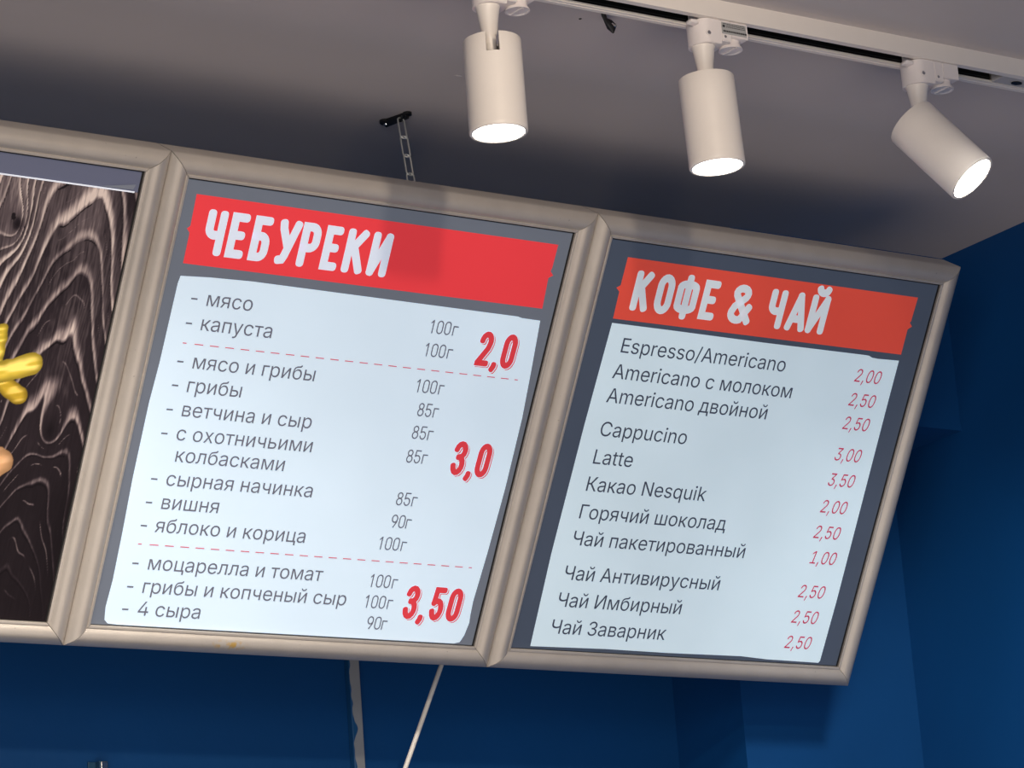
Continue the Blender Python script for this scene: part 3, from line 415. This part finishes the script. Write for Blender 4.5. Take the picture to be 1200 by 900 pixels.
for s, y in [("100г", .3499), ("100г", .3241), ("100г", .2835), ("85г", .2573), ("85г", .2316), ("85г", .2045), ("85г", .1558), ("90г", .1302), ("100г", .1043), ("100г", .0610), ("100г", .0370), ("90г", .0128)]:
    it = []
    xg = .3527 if s[0] != '9' else .3519
    it.append(('г', xg, .0052, h_, y + .0005))
    xs = {4: (.3262, .3322, .3420), 3: (.3328, .3425)}[len(s)]
    for c, x in zip(s, xs):
        it.append((c, x - (.0022 if c == '1' else 0), .0066 if c != '1' else .0050, h_, y + .0005))
    link('weight_lettering', stroke_mesh(it, .00145, -.0006, 0.0), P2_text, po)
def big_price(s, xs, y):
    wst = .0068; it = []
    for c, x in zip(s, xs): it.append((c, x + wst / 2, .0108 if c != ',' else .008, .0392 - wst, y + wst / 2))
    link('price_shadow_line', stroke_mesh(it, wst + .0006, -.00084, 0.03, d=(.0020, -.0012)), P2_price, po)
    link('price_gap_line', stroke_mesh(it, wst + .0012, -.00074, 0.03, d=(.0006, -.0003)), P2_white, po)
    link('price_lettering', stroke_mesh(it, wst, -.00062, 0.03), P2_price, po)
big_price('2,0', (.3886, .4078, .4200), .3200)
big_price('3,0', (.3894, .4088, .4212), .1950)
big_price('3,50', (.3728, .3920, .4070, .4292), .0268)
for y in (.3091, .0910):
    bm = bmesh.new(); x = .0354
    for k in range(24):
        L = .0105 if 0 < k < 23 else .0045
        bm.faces.new([bm.verts.new(p) for p in ((x, y - .00055, -.0006), (x + L, y - .00055, -.0006), (x + L, y + .00055, -.0006), (x, y + .00055, -.0006))]); x += .0180 if k else .0135
        if x > .447: break
    from_bm('dashed_line', bm, P2_dash, po)

# ---- board with the drinks list
b3 = board(2, 'backlit menu board headed КОФЕ & ЧАЙ with a list of drinks, at the right end')
E3 = 0.36
P3_grey = print_mat('grey_print_drinks', (0.062, 0.078, 0.112), E3, 0.06); P3_white = print_mat('white_print_drinks', (0.64, 0.79, 0.88), E3, 0.05)
P3_red = print_mat('red_print_drinks', (0.80, 0.088, 0.055), 0.27, 0.06); P3_text = print_mat('dark_print_drinks', (0.052, 0.062, 0.092), E3)
P3_title = print_mat('title_print_drinks', (0.72, 0.80, 0.86), 0.30); P3_price = print_mat('price_print_drinks', (0.50, 0.050, 0.105), E3)
po = sheet('poster', b3, F, -.0011, P3_grey)
sheet('title_banner', po, [(0.0286, 0.4612), (0.4490, 0.4610), (.4482, .4320), (.4468, .4300), (0.4515, 0.4258), (.4462, .4215), (0.4465, 0.3906), (0.0291, 0.3905), (.0285, .4215), (0.0235, 0.4255), (.0283, .4290)], -.0009, P3_red)
sheet('list_panel', po, [(0.0293, 0.3855), (.12, .3853), (0.2442, 0.3845), (0.3940, 0.3848), (.3993, .3846), (0.4050, 0.3826), (.4140, .3822), (0.4457, 0.3831), (0.446, 0.3229), (0.4486, 0.0844), (.4478, .0060), (0.4460, 0.0030), (0.367, 0.0037), (0.3279, 0.0058), (.22, .0046), (0.1313, 0.0051), (0.0275, 0.0035), (0.0249, 0.1133), (0.0262, 0.2647)], -.0009, P3_white)
w = .0090; hb = .4022 + w / 2; hh = .0462 - w
TB = [('К', .0467, .0700), ('О', .0779, .1012), ('Ф', .1052, .1355), ('Е', .1416, .1640), ('&', .1815, .2125), ('Ч', .2368, .2600), ('А', .2655, .2940), ('Й', .2960, .3228)]
for q0, q1 in ((0, 4), (4, 5), (5, 8)): link('title_lettering', stroke_mesh([(c, a + w / 2, b - a - w, hh, hb) for c, a, b in TB[q0:q1]], w, -.0006), P3_title, po)
for s, x, y in [("Espresso/Americano", .0477, .3535), ("Americano с молоком", .0464, .3232), ("Americano двойной", .0464, .2950), ("Cappucino", .0480, .2558), ("Latte", .0477, .2230), ("Какао Nesquik", .0475, .1909),
                ("Горячий шоколад", .0475, .1580), ("Чай пакетированный", .0474, .1264), ("Чай Антивирусный", .0476, .0850), ("Чай Имбирный", .0479, .0527), ("Чай Заварник", .0479, .0203)]:
    link('item_lettering', text_mesh(s, x, y, .0347, .0330, 0, -.0006), P3_text, po)
for s, x, y in [("2,00", .3850, .3519), ("2,50", .3857, .3225), ("2,50", .3860, .2935), ("3,00", .3864, .2549), ("3,50", .3867, .2234), ("2,00", .3858, .1900), ("2,50", .3858, .1580), ("1,00", .3900, .1264), ("2,50", .3863, .0836), ("2,50", .3863, .0514), ("2,50", .3861, .0193)]:
    link('price_lettering', text_mesh(s, x, y, .0264, .0308, 0.16, -.0006), P3_price, po)

# ---- board with the dark wood picture
b1 = board(0, 'backlit board with a dark wood and food picture at the left end of the row')
M_band = mat('lilac_diffuser', (0.125, 0.135, 0.20), 0.3, emis=(0.125, 0.135, 0.20), estr=0.28, coat=0.3)
M_edge = print_mat('white_sheet_edge', (0.85, 0.9, 1.0), 0.35); M_film = mat('film_corner', (0.28, 0.31, 0.38), 0.25, coat=0.4)
sheet('diffuser_panel', b1, F, -.0019, M_band)
NX1 = 240; xa = np.concatenate([np.linspace(0, .27, 80, endpoint=False), np.linspace(.27, BW, NX1)])
ya = np.linspace(0, .4575, 520)
X, Y = np.meshgrid(xa, ya); x = (X - BW) * 1000; y = Y * 1000
rng = np.random.RandomState(5)
def vnoise(x, y, sx, sy, seed):
    r = np.random.RandomState(seed).rand(128, 128); u = (x / sx) % 127; v = (y / sy) % 127
    i = np.floor(u).astype(int); j = np.floor(v).astype(int); fu = u - i; fv = v - j; fu = fu * fu * (3 - 2 * fu); fv = fv * fv * (3 - 2 * fv)
    i1 = (i + 1) % 128; j1 = (j + 1) % 128
    return (r[i, j] * (1 - fu) + r[i1, j] * fu) * (1 - fv) + (r[i, j1] * (1 - fu) + r[i1, j1] * fu) * fv
def ss(a, b, t): t = np.clip((t - a) / (b - a), 0, 1); return t * t * (3 - 2 * t)
xc = -50 + 6 * (vnoise(x * 0 + 3, y, 1, 90, 2) - .5) - .02 * (y - 250)
dx = np.sqrt((x - xc) ** 2 + 64.0) - 8.0
wrp = 1.1 * (vnoise(x, y, 34, 90, 3) - .5) + .16 * (vnoise(x, y, 8, 34, 4) - .5)
phi = .0046 * dx ** 1.62 + y / 50 + wrp
r1 = np.sqrt(((x + 124) / 10) ** 2 + ((y - 411) / 22) ** 2); phi += 2.6 * np.exp(-r1 ** 2 * .55)
r2 = np.sqrt(((x + 40) / 12) ** 2 + ((y - 205) / 26) ** 2); phi += 1.8 * np.exp(-r2 ** 2 * .7)
fr = phi % 1.0; wid = (.05 + .13 * vnoise(x, y, 30, 60, 7)) * (.45 + .55 * ss(60, 330, y))
hue = vnoise(np.floor(phi) * 9.0, y, 1, 120, 9)
ridge = ss(0, wid, fr) * (1 - ss(wid, wid * 2 + (.08 + .34 * ss(100, 360, y)) * hue, fr))
low = vnoise(x, y, 45, 90, 11)
fib = vnoise(x + wrp * 6, y, 1.3, 26, 12) * .6 + vnoise(x, y, .9, 7, 13) * .4
bright = (.16 + .66 * ss(120, 400, y)) * (.55 + .75 * low) * (.72 + .28 * ss(-8, -40, x))
val = bright * (.30 + .62 * fib * (1 - fr * .55)) * .95 + ridge * (.25 + .75 * hue) * (.30 + .6 * ss(20, 330, y)) * (.55 + .6 * fib)
thin = ss(.03, .0, np.abs((phi * 1.0 + .37 * hue + .5) % 1.0 - .5)) * (vnoise(x, y, 9, 50, 21) > .5)
val = np.maximum(val, ss(.035, .0, np.abs(fr - .62)) * ss(.45, .7, vnoise(x, y, 12, 80, 21)) * .6 * (.5 + .6 * fib) * ss(-10, 60, y))
val *= 1 - .85 * np.exp(-((x + 123) / 5) ** 2 - ((y - 410) / 7) ** 2) - .8 * np.exp(-((x + 42) / 6) ** 2 - ((y - 203) / 11) ** 2)
crack = (np.abs(fr - .98) < .025) * (vnoise(x, y, 14, 40, 31) > .35); val = val * (1 - .8 * crack)
val = np.clip(val, 0, 1)
stops = [(0, (0.006, .004, .005)), (.22, (.022, .015, .018)), (.45, (.115, .085, .088)), (.7, (.33, .255, .235)), (1, (.62, .50, .44))]
sv = [s[0] for s in stops]; C = np.stack([np.interp(val, sv, [s[1][k] for s in stops]) for k in range(3)], -1)
def capsule(ax, ay, bx, by, r, wob=1.2, seed=0):
    t = np.clip(((x - ax) * (bx - ax) + (y - ay) * (by - ay)) / ((bx - ax) ** 2 + (by - ay) ** 2), 0, 1)
    return np.sqrt((x - ax - t * (bx - ax)) ** 2 + (y - ay - t * (by - ay)) ** 2) + wob * 2 * (vnoise(x, y, 7, 7, 40 + seed) - .5) - r
def food(dist, r, c0, c1, seed):
    m_ = ss(.5, -.3, dist); e = ss(-r * .75, 0, dist); st = vnoise(x * .26 - y * .97 + 900, x * .97 + y * .26 + 900, 3, 22, seed)
    col = np.array(c0)[None, None] * (1 - e[..., None] * .55) * (.80 + .28 * st[..., None]) + np.array(c1)[None, None] * (ss(.6, .85, st) * (1 - e))[..., None] * .3
    return m_[..., None], col
for a, r, c0, c1, sd in [((-115, 246, -117, 301, 7.5), 8, (.74, .52, .05), (1, .9, .3), 1), ((-108, 250, -84, 237, 9.5), 9, (.62, .40, .035), (1, .8, .3), 2), ((-118, 254, -76, 271, 11), 11, (.76, .54, .06), (1, .95, .45), 3),
                         ((-108, 153, -90, 166, 15), 15, (.78, .42, .20), (1, .8, .6), 4), ((-112, 120, -104, 135, 13), 13, (.80, .50, .27), (1, .8, .6), 5)]:
    m_, c_ = food(capsule(*a, seed=sd), r, c0, c1, 50 + sd); C = C * (1 - m_) + c_ * m_ * .85
ny, nx = X.shape; me = bpy.data.meshes.new('picture_sheet'); nv = nx * ny
me.vertices.add(nv); co = np.stack([X.ravel(), Y.ravel(), np.full(nv, -.0009)], -1); me.vertices.foreach_set('co', co.ravel())
ii = np.arange(nx - 1)[None, :] + np.arange(ny - 1)[:, None] * nx; q = np.stack([ii, ii + 1, ii + nx + 1, ii + nx], -1).reshape(-1, 4)
me.loops.add(q.size); me.loops.foreach_set('vertex_index', q.ravel().astype(np.int32)); me.polygons.add(len(q)); me.polygons.foreach_set('loop_start', (np.arange(len(q)) * 4).astype(np.int32))
me.update(calc_edges=True)
at = me.color_attributes.new('print', 'FLOAT_COLOR', 'POINT'); at.data.foreach_set('color', np.concatenate([C.reshape(-1, 3), np.ones((nv, 1))], 1).ravel())
M_pic = bpy.data.materials.new('wood_picture_print'); M_pic.use_nodes = True; nt = M_pic.node_tree; b = nt.nodes['Principled BSDF']
ca = nt.nodes.new('ShaderNodeVertexColor'); ca.layer_name = 'print'; nt.links.new(ca.outputs[0], b.inputs['Base Color']); nt.links.new(ca.outputs[0], b.inputs['Emission Color'])
b.inputs['Emission Strength'].default_value = 0.40; b.inputs['Roughness'].default_value = 0.5; b.inputs['Specular IOR Level'].default_value = 0.15
po = link('poster', me, M_pic, b1); po['label'] = 'printed picture of dark weathered wood with yellow and orange food pieces'
sheet('sheet_edge', po, [(0, .4568), (BW - .006, .4568), (BW - .006, .4584), (0, .4584)], -.0004, M_edge)
sheet('film_corner', po, [(BW - .045, .4590), (BW - .008, .4598), (BW - .006, .4655)], -.0006, M_film)

# ------------------------------------------------------------------ track and spotlights
YT = 2.393; ZT = Z0 + 1.22
M_white = mat('white_powder_coat', (0.86, 0.80, 0.74), 0.38, noise=0.02, nscale=30, bump=0.03, bscale=500)
M_plas = mat('white_plastic', (0.84, 0.78, 0.76), 0.35, noise=0.02, nscale=30)
M_black = mat('black_plastic', (0.008, 0.008, 0.009), 0.4)
M_chrome = mat('bright_steel', (0.72, 0.72, 0.70), 0.22, 1.0, noise=0.05)
M_copper = mat('conductor_strip', (0.10, 0.11, 0.11), 0.3, 0.8)
track = thing('lighting_track', (0.9, YT, CEIL), 'white surface-mounted lighting track with a black slot along the ceiling', 'lighting track')
bm = bmesh.new(); X0, X1 = 0.0, 1.68
y0, y1 = -.019, .019; s0, s1 = -.0115, .0090
for a in ((y0, y0 + .002, -.020, 0), (y1 - .002, y1, -.020, 0), (y0 + .002, y1 - .002, -.002, 0), (y0 + .002, s0, -.020, -.018), (s1 + .0012, y1 - .002, -.020, -.0185), (s1, s1 + .0012, -.020, -.0172), (s1 + .004, s1 + .0052, -.0204, -.020)):
    box(bm, X0, X1, a[0], a[1], a[2], a[3])
from_bm('channel', bm, M_white, track)
bm = bmesh.new(); box(bm, X0 + .002, X1 - .25, s1 + .0013, s1 + .006, -.018, -.003); box(bm, X0 + .002, X1 - .25, s0 - .004, s0 - .0002, -.0178, -.003); box(bm, X0 + .002, X1 - .25, s0, s1 + .001, -.006, -.0022)
from_bm('insulator', bm, M_black, track)
bm = bmesh.new(); box(bm, X0 + .003, X1 - .25, s1 + .0008, s1 + .0014, -.0145, -.0135); from_bm('conductor', bm, M_copper, track)
feed = bmesh.new(); box(feed, X1 - .25, X1 - .002, s0 + .0005, s1 - .0005, -.0195, -.004, .0008); feed_o = from_bm('end_feed', feed, mat('grey_plastic', (0.5, 0.48, 0.47), 0.4), track)
bm = bmesh.new(); lathe(bm, [(.0001, -.0192), (.0042, -.0192), (.0045, -.0204), (.0018, -.0206), (.0001, -.0200)], 16, Matrix.Translation((X1 - .222, -.001, 0)) @ Matrix.Diagonal((1.6, 1, 1, 1))); from_bm('screw', bm, M_black, feed_o)

def head_mesh_parts(root, top, axis, notch_dir, name_lbl=None):
    """cylindrical head: local z runs from aperture (0) to rim (L)"""
    L = .0945; Rr = .0283
    zax = -Vector(axis).normalized(); nd = Vector(notch_dir); xax = (nd - zax * nd.dot(zax)).normalized(); yax = zax.cross(xax)
    Mx = Matrix((xax, yax, zax)).transposed().to_4x4(); Mx.translation = Vector(top) - zax * L
    h = bpy.data.objects.new('lamp_head', None)
    bm = bmesh.new(); seg = 96; zs = [0, .0012, .004, .04, L - .020, L - .0012, L]; na = 3
    rad = [Rr - .0008, Rr, Rr, Rr, Rr, Rr, Rr - .0006]
    def ring(off, k): return [Vector(((rad[k] - off) * math.cos(2 * math.pi * (i + .5) / seg), (rad[k] - off) * math.sin(2 * math.pi * (i + .5) / seg), zs[k])) for i in range(seg)]
    O = [[bm.verts.new(p) for p in ring(0, k)] for k in range(7)]; I = [[bm.verts.new(p) for p in ring(.002, k)] for k in range(7)]
    cut = lambda i, k: k >= 4 and (i < na or i >= seg - na - 1)
    for k in range(6):
        for i in range(seg):
            j = (i + 1) % seg
            if cut(i, k): continue
            bm.faces.new((O[k][i], O[k][j], O[k + 1][j], O[k + 1][i])); bm.faces.new((I[k][j], I[k][i], I[k + 1][i], I[k + 1][j]))
            if k == 5: bm.faces.new((O[6][i], O[6][j], I[6][j], I[6][i]))
            if k == 0: bm.faces.new((O[0][j], O[0][i], I[0][i], I[0][j]))
    for i in range(seg):       # floor of the notch
        j = (i + 1) % seg
        if cut(i, 4): bm.faces.new((O[4][i], O[4][j], I[4][j], I[4][i]))
    for i in (na, (seg - na - 1)):  # cheeks
        for k in (4, 5): bm.faces.new((O[k][i], O[k + 1][i], I[k + 1][i], I[k][i]))
    bm.transform(Mx); bmesh.ops.recalc_face_normals(bm, faces=bm.faces)
    hd = from_bm('lamp_head', bm, M_white, root, True, 35)
    bm = bmesh.new(); rr = Rr - .0021                      # closing cap with the pivot slot
    pts = [(rr * math.cos(t), rr * math.sin(t)) for t in [math.radians(14 + (332) * i / 50) for i in range(51)]] + [(-.004, -.0062), (-.004, .0062)]
    lo = [bm.verts.new((px, py, L - .004)) for px, py in pts]; hi = [bm.verts.new((px, py, L - .0015)) for px, py in pts]
    for i in range(len(pts)): j = (i + 1) % len(pts); bm.faces.new((lo[i], lo[j], hi[j], hi[i]))
    bm.faces.new(lo); bm.faces.new(hi); bm.transform(Mx); from_bm('end_cap', bm, M_white, hd)
    bm = bmesh.new(); lathe(bm, [(.001, .004), (.0255, .004), (.0255, L - .024), (.001, L - .024)], 40, Mx); from_bm('light_engine', bm, mat('grey_heat_sink', (.25, .24, .24), .5), hd)
    bm = bmesh.new(); annulus(bm, [(.0264, .0004), (.0264, .003), (.0252, .003), (.0252, .0004)], 48, Mx)
    ring_o = from_bm('lens_ring', bm, M_white, hd, True, 40)
    bm = bmesh.new(); lathe(bm, [(.0001, .0004), (.018, .0006), (.0251, .0012), (.0251, .0024), (.0001, .0024)], 48, Mx); from_bm('lens', bm, M_lens, hd, True, 60)
    d = bpy.data.lights.new('lamp_beam', 'SPOT'); d.energy = 15; d.color = (1, .90, .78); d.spot_size = math.radians(150); d.spot_blend = 1; d.shadow_soft_size = .02
    lo_ = bpy.data.objects.new('lamp_beam', d); COL.objects.link(lo_); lo_.parent = hd
    lo_.matrix_local = Mx @ Matrix.Translation((0, 0, -.004))
    return hd
M_lens = mat('lit_lens', (0.9, 0.85, 0.8), 0.3, emis=(1.0, 0.91, 0.78), estr=14.0)
M_label = mat('grey_type_label', (0.42, 0.42, 0.42), 0.5); M_print = mat('black_type_print', (0.03, 0.03, 0.03), 0.6)
def spotlight(xs, label, top, axis, notch, sticker=False):
    """xs: x of the stem"""
    root = thing('track_spotlight', (xs, YT, ZT), label, 'spotlight', group='white spotlights on the ceiling track')
    T = lambda v: Vector(v) - Vector((xs, YT, ZT))
    yb = .0165
    bm = bmesh.new()     # body with a round left end: outline in x,y extruded in z
    def slab(x0, x1, z0, z1, rnd):
        pts = []
        if rnd: pts += [(x0 + .013 + .013 * math.cos(math.radians(a)), yb * math.sin(math.radians(a))) for a in range(90, 271, 12)]
        else: pts += [(x0, yb), (x0, -yb)]
        pts += [(x1, -yb), (x1, yb)]
        lo = [bm.verts.new((a, b, z0)) for a, b in pts]; hi = [bm.verts.new((a, b, z1)) for a, b in pts]
        for i in range(len(pts)): j = (i + 1) % len(pts); bm.faces.new((lo[i], lo[j], hi[j], hi[i]))
        bm.faces.new(lo); bm.faces.new(hi)
    slab(-.0140, .0125, -.0262, -.0002, True); slab(.0125, .0245, -.0226, -.0002, False); slab(.0245, .0465, -.0168, -.0002, False)
    bmesh.ops.recalc_face_normals(bm, faces=bm.faces)
    es = [e for e in bm.edges if len(e.link_faces) == 2 and e.calc_face_angle() > .9]; bmesh.ops.bevel(bm, geom=es, offset=.0007, segments=2, affect='EDGES')
    ad = from_bm('adapter', bm, M_plas, root, True, 35)
    bm = bmesh.new(); box(bm, -.0225, -.0120, -.0130, -.0030, -.0068, -.0026, .0016); from_bm('release_tab', bm, M_plas, ad, True)
    bm = bmesh.new(); box(bm, -.010, .050, -.0085, .0075, -.0002, .012); from_bm('contact_block', bm, M_plas, ad)
    bm = bmesh.new(); lathe(bm, [(.0100, -.0160), (.0100, -.0205), (.0122, -.0245), (.0124, -.0256), (.0108, -.0256), (.0102, -.0248), (.0001, -.0248)], 36, Matrix.Translation((.0335, -.002, 0)))
    box(bm, .0322, .0348, -.0115, .0075, -.0260, -.0245); kn = from_bm('locking_knob', bm, M_plas, ad, True, 35)
    for sx, sz, r in ((-.0040, -.0165, .0030), (.0165, -.0178, .0022)):
        mx = Matrix.Translation((sx, -yb, sz)) @ Matrix.Rotation(math.pi / 2, 4, 'X')
        bm = bmesh.new(); lathe(bm, [(r, .0002), (r, -.001), (r * .72, -.0012), (r * .72, .0003), (.0001, .0003)][::1], 16, mx); sc = from_bm('screw_socket', bm, M_plas, ad)
        bm = bmesh.new(); lathe(bm, [(r * .7, .0003), (r * .7, .0005), (.0001, .0005)], 16, mx); box(bm, sx - r * .7, sx + r * .7, -yb - .0008, -yb - .0004, sz - .0004, sz + .0004); from_bm('screw', bm, M_chrome, sc)
    if sticker:
        bm = bmesh.new(); box(bm, .0128, .0440, -yb - .0003, -yb, -.0148, -.0024)
        lb = from_bm('type_label', bm, M_label, ad); lb['label'] = 'small grey type label with fine black print'
        bm = bmesh.new(); rg = random.Random(3)
        for row, z in enumerate((-.0038, -.0055, -.0072, -.0112)):
            xx = .0185 if row in (1, 2) else .0145
            while xx < .0420:
                l = rg.uniform(.0006, .0022); box(bm, xx, xx + l, -yb - .0005, -yb - .0003, z - .0003 - (.0012 if row == 3 else 0), z + .0003); xx += l + .0005
        box(bm, .0140, .0170, -yb - .0005, -yb - .0003, -.0078, -.0052)
        from_bm('label_print', bm, M_print, lb)
    zb = -.0262; tz = T(top).z
    px = T(top).x if abs(axis[0]) < .2 else .0; 
    bm = bmesh.new(); lathe(bm, [(.0001, zb), (.0120, zb), (.0122, zb - .0012), (.0112, zb - .003), (.0076, zb - .0280), (.0060, zb - .0300), (.0060, zb - .046), (.0001, zb - .047)], 40)
    from_bm('stem', bm, M_white, root, True, 40)
    hd = head_mesh_parts(root, T(top), axis, notch)
    return root
spotlight(1.6690, 'white track spotlight pointing straight down with a notch at its top, above ЧЕБУРЕКИ', (1.6710, YT, Z0 + 1.1592), (0.0, 0, -1), (-.55, -.83, 0))
spotlight(1.9300, 'white track spotlight pointing down, with a grey type label on its adapter', (1.9297, YT, Z0 + 1.1600), (0.035, -.01, -1), (.5, .85, 0), True)
spotlight(2.2135, 'white track spotlight tilted to the right towards the room, nearest the blue side wall', (2.1992, YT, Z0 + 1.1525), (.348, -.504, -.789), (.75, .35, .4))

# ------------------------------------------------------------------ chain, hook, debris, trunking, cable, bracket
M_steel = mat('galvanised_wire', (0.72, 0.73, 0.68), 0.35, 0.7, noise=0.1, nscale=90)
M_iron = mat('black_iron', (0.015, 0.015, 0.016), 0.35, 0.3)
hk = thing('ceiling_hook', (1.812, 2.790, CEIL), 'small black bracket screwed to the ceiling, holding the chain', 'hook')
bm = bmesh.new(); A = Vector((-.006, .011, -.002)); B = Vector((.004, -.019, -.002))
tube(bm, [A, A.lerp(B, .25), A.lerp(B, .6), B], [.0060, .0058, .0055, .0050], 14, flat=.5); lathe(bm, [(.0050, 0), (.0050, -.003), (.0001, -.0035)], 16, Matrix.Translation(B + Vector((0, 0, .002)))); lathe(bm, [(.0062, 0), (.0062, -.003), (.0045, -.0045), (.0001, -.005)], 20, Matrix.Translation((-.006, .011, 0))); from_bm('plate', bm, M_iron, hk, True)
bm = bmesh.new(); lathe(bm, [(.0001, -.0045), (.0028, -.0045), (.0024, -.0062), (.0001, -.0066)], 16, Matrix.Translation((-.0055, .010, 0))); from_bm('screw', bm, M_chrome, hk, True)
bm = bmesh.new(); tube(bm, [(-.001, -.010, -.003), (-.001, -.011, -.0065), (-.001, -.013, -.0085), (-.001, -.015, -.0065), (-.001, -.016, -.003)], .0014, 8); from_bm('loop', bm, M_iron, hk, True)
ch = thing('hanging_chain', (1.811, 2.777, CEIL - .006), 'steel long-link chain holding up the middle menu board', 'chain')
top = Vector((0, 0, 0)); end = Vector((-.0085, -.031, -.118)); N = 5; Lk = (end - top).length / N
dirv = (end - top).normalized(); side = Vector((1, 0, 0)); side = (side - dirv * side.dot(dirv)).normalized()
for k in range(N):
    a = top + dirv * (Lk * k - .0015); bq = top + dirv * (Lk * (k + 1) + .0015)
    sd = side if k % 2 == 0 else (side * .98 + dirv.cross(side) * .2).normalized()
    r = .0040; pts = []
    for i in range(9): t = math.pi * i / 8; pts.append(a + dirv * (r - r * math.sin(t)) + sd * r * math.cos(t))
    for i in range(9): t = math.pi * i / 8; pts.append(bq - dirv * (r - r * math.sin(t)) - sd * r * math.cos(t))
    bm = bmesh.new(); tube(bm, pts, .00095, 8, True); from_bm('link', bm, M_steel, ch, True)
# wire stub poking out of the ceiling by the track
st = thing('cable_stub', (1.8494, 2.4478, CEIL), 'short black cable stub sticking out of the ceiling behind the track', 'cable')
bm = bmesh.new(); tube(bm, [(-.001, -.001, .001), (.001, .001, -.003), (.0035, .002, -.007), (.0080, .003, -.0095), (.0118, .003, -.0135), (.0125, .003, -.0200)], [.0026, .0026, .0024, .0046, .0056, .0009], 8, flat=.7); from_bm('sheath', bm, M_black, st, True)
bm = bmesh.new(); tube(bm, [(.0085, -.002, -.0115), (.0105, -.0035, -.0145), (.0120, -.003, -.0155)], [.0007, .0012, .0006], 6); tube(bm, [(.0125, -.003, -.0115), (.0120, -.003, -.0140)], [.0006, .0009], 6); from_bm('bare_wire', bm, M_chrome, st, True)
bm = bmesh.new(); lathe(bm, [(.0001, 0), (.0018, 0), (.0012, -.0006), (.0001, -.0008)], 8, Matrix.Translation((1.838, 2.4723, CEIL))); tag(from_bm('ceiling_speck', bm, M_black), 'tiny black speck on the ceiling left of the cable stub', 'mark')
bm = bmesh.new(); lathe(bm, [(.0001, 0), (.0022, 0), (.0014, -.0007), (.0001, -.0009)], 8, Matrix.Translation((1.8085, 2.6566, CEIL)) @ Matrix.Diagonal((2.2, 1, 1, 1))); tag(from_bm('filler_blob', bm, M_ceil), 'small raised filler blob on the ceiling left of the first spotlight', 'mark')

# trunking on the back wall
M_trunk = mat('painted_trunking', (0.36, 0.37, 0.38), 0.5, noise=0.05, nscale=20)
nt = M_trunk.node_tree; b = nt.nodes['Principled BSDF']; src = b.inputs['Base Color'].links[0].from_socket
tc = nt.nodes.new('ShaderNodeTexCoord'); sx = nt.nodes.new('ShaderNodeSeparateXYZ'); nt.links.new(tc.outputs['Object'], sx.inputs[0])
n = nt.nodes.new('ShaderNodeTexNoise'); n.inputs['Scale'].default_value = 28; nt.links.new(tc.outputs['Object'], n.inputs['Vector'])
ma = nt.nodes.new('ShaderNodeMath'); ma.operation = 'MULTIPLY_ADD'; ma.inputs[1].default_value = 0.02; nt.links.new(n.outputs['Fac'], ma.inputs[0]); nt.links.new(sx.outputs['X'], ma.inputs[2])
r = nt.nodes.new('ShaderNodeMapRange'); r.inputs[1].default_value = .0060; r.inputs[2].default_value = .0052; nt.links.new(ma.outputs[0], r.inputs[0])
mx = nt.nodes.new('ShaderNodeMix'); mx.data_type = 'RGBA'; nt.links.new(r.outputs[0], mx.inputs[0]); nt.links.new(src, mx.inputs[6]); mx.inputs[7].default_value = (0.01, 0.10, 0.26, 1); nt.links.new(mx.outputs[2], b.inputs['Base Color'])
tr = thing('cable_trunking', (1.9835, YB, 0.0), 'grey vertical cable trunking on the back wall, smeared with blue paint', 'trunking')
bm = bmesh.new(); box(bm, -.0075, .0075, -.010, 0, .02, 2.70, .0012); from_bm('cover', bm, M_trunk, tr)
M_cable = mat('white_cable', (0.80, 0.76, 0.70), 0.45)
bm = bmesh.new(); P0 = Vector((2.0054, 3.068, Z0 + .69654)); P1 = Vector((1.94797, 3.068, Z0 + .57679)); pts = [P0.lerp(P1, -.45), P0.lerp(P1, -.3), P0, P0.lerp(P1, .33), P0.lerp(P1, .66), P1, Vector((1.88, 3.08, Z0 + .45)), Vector((1.81, 3.14, Z0 + .30)), Vector((1.79, 3.22, Z0 + .15)), Vector((1.79, 3.225, .05))]
tube(bm, pts, .0028, 10); c_ = from_bm('power_cable', bm, M_cable, None, True); tag(c_, 'thin white cable slanting down from under the middle menu board', 'cable')
br = thing('wall_bracket', (1.6435, YB, Z0 + .600), 'tiny metal bracket on the blue back wall at the bottom left', 'bracket')
bm = bmesh.new(); box(bm, -.010, .010, -.0025, 0, -.040, .003, .0006); box(bm, -.001, .010, -.012, -.0025, -.012, .003, .0005); from_bm('plate', bm, mat('dull_painted_steel', (.02, .09, .18), .45), br)
bm = bmesh.new(); box(bm, .0005, .0085, -.0140, -.0121, -.0110, .0020, .0005); from_bm('tab', bm, M_chrome, br)
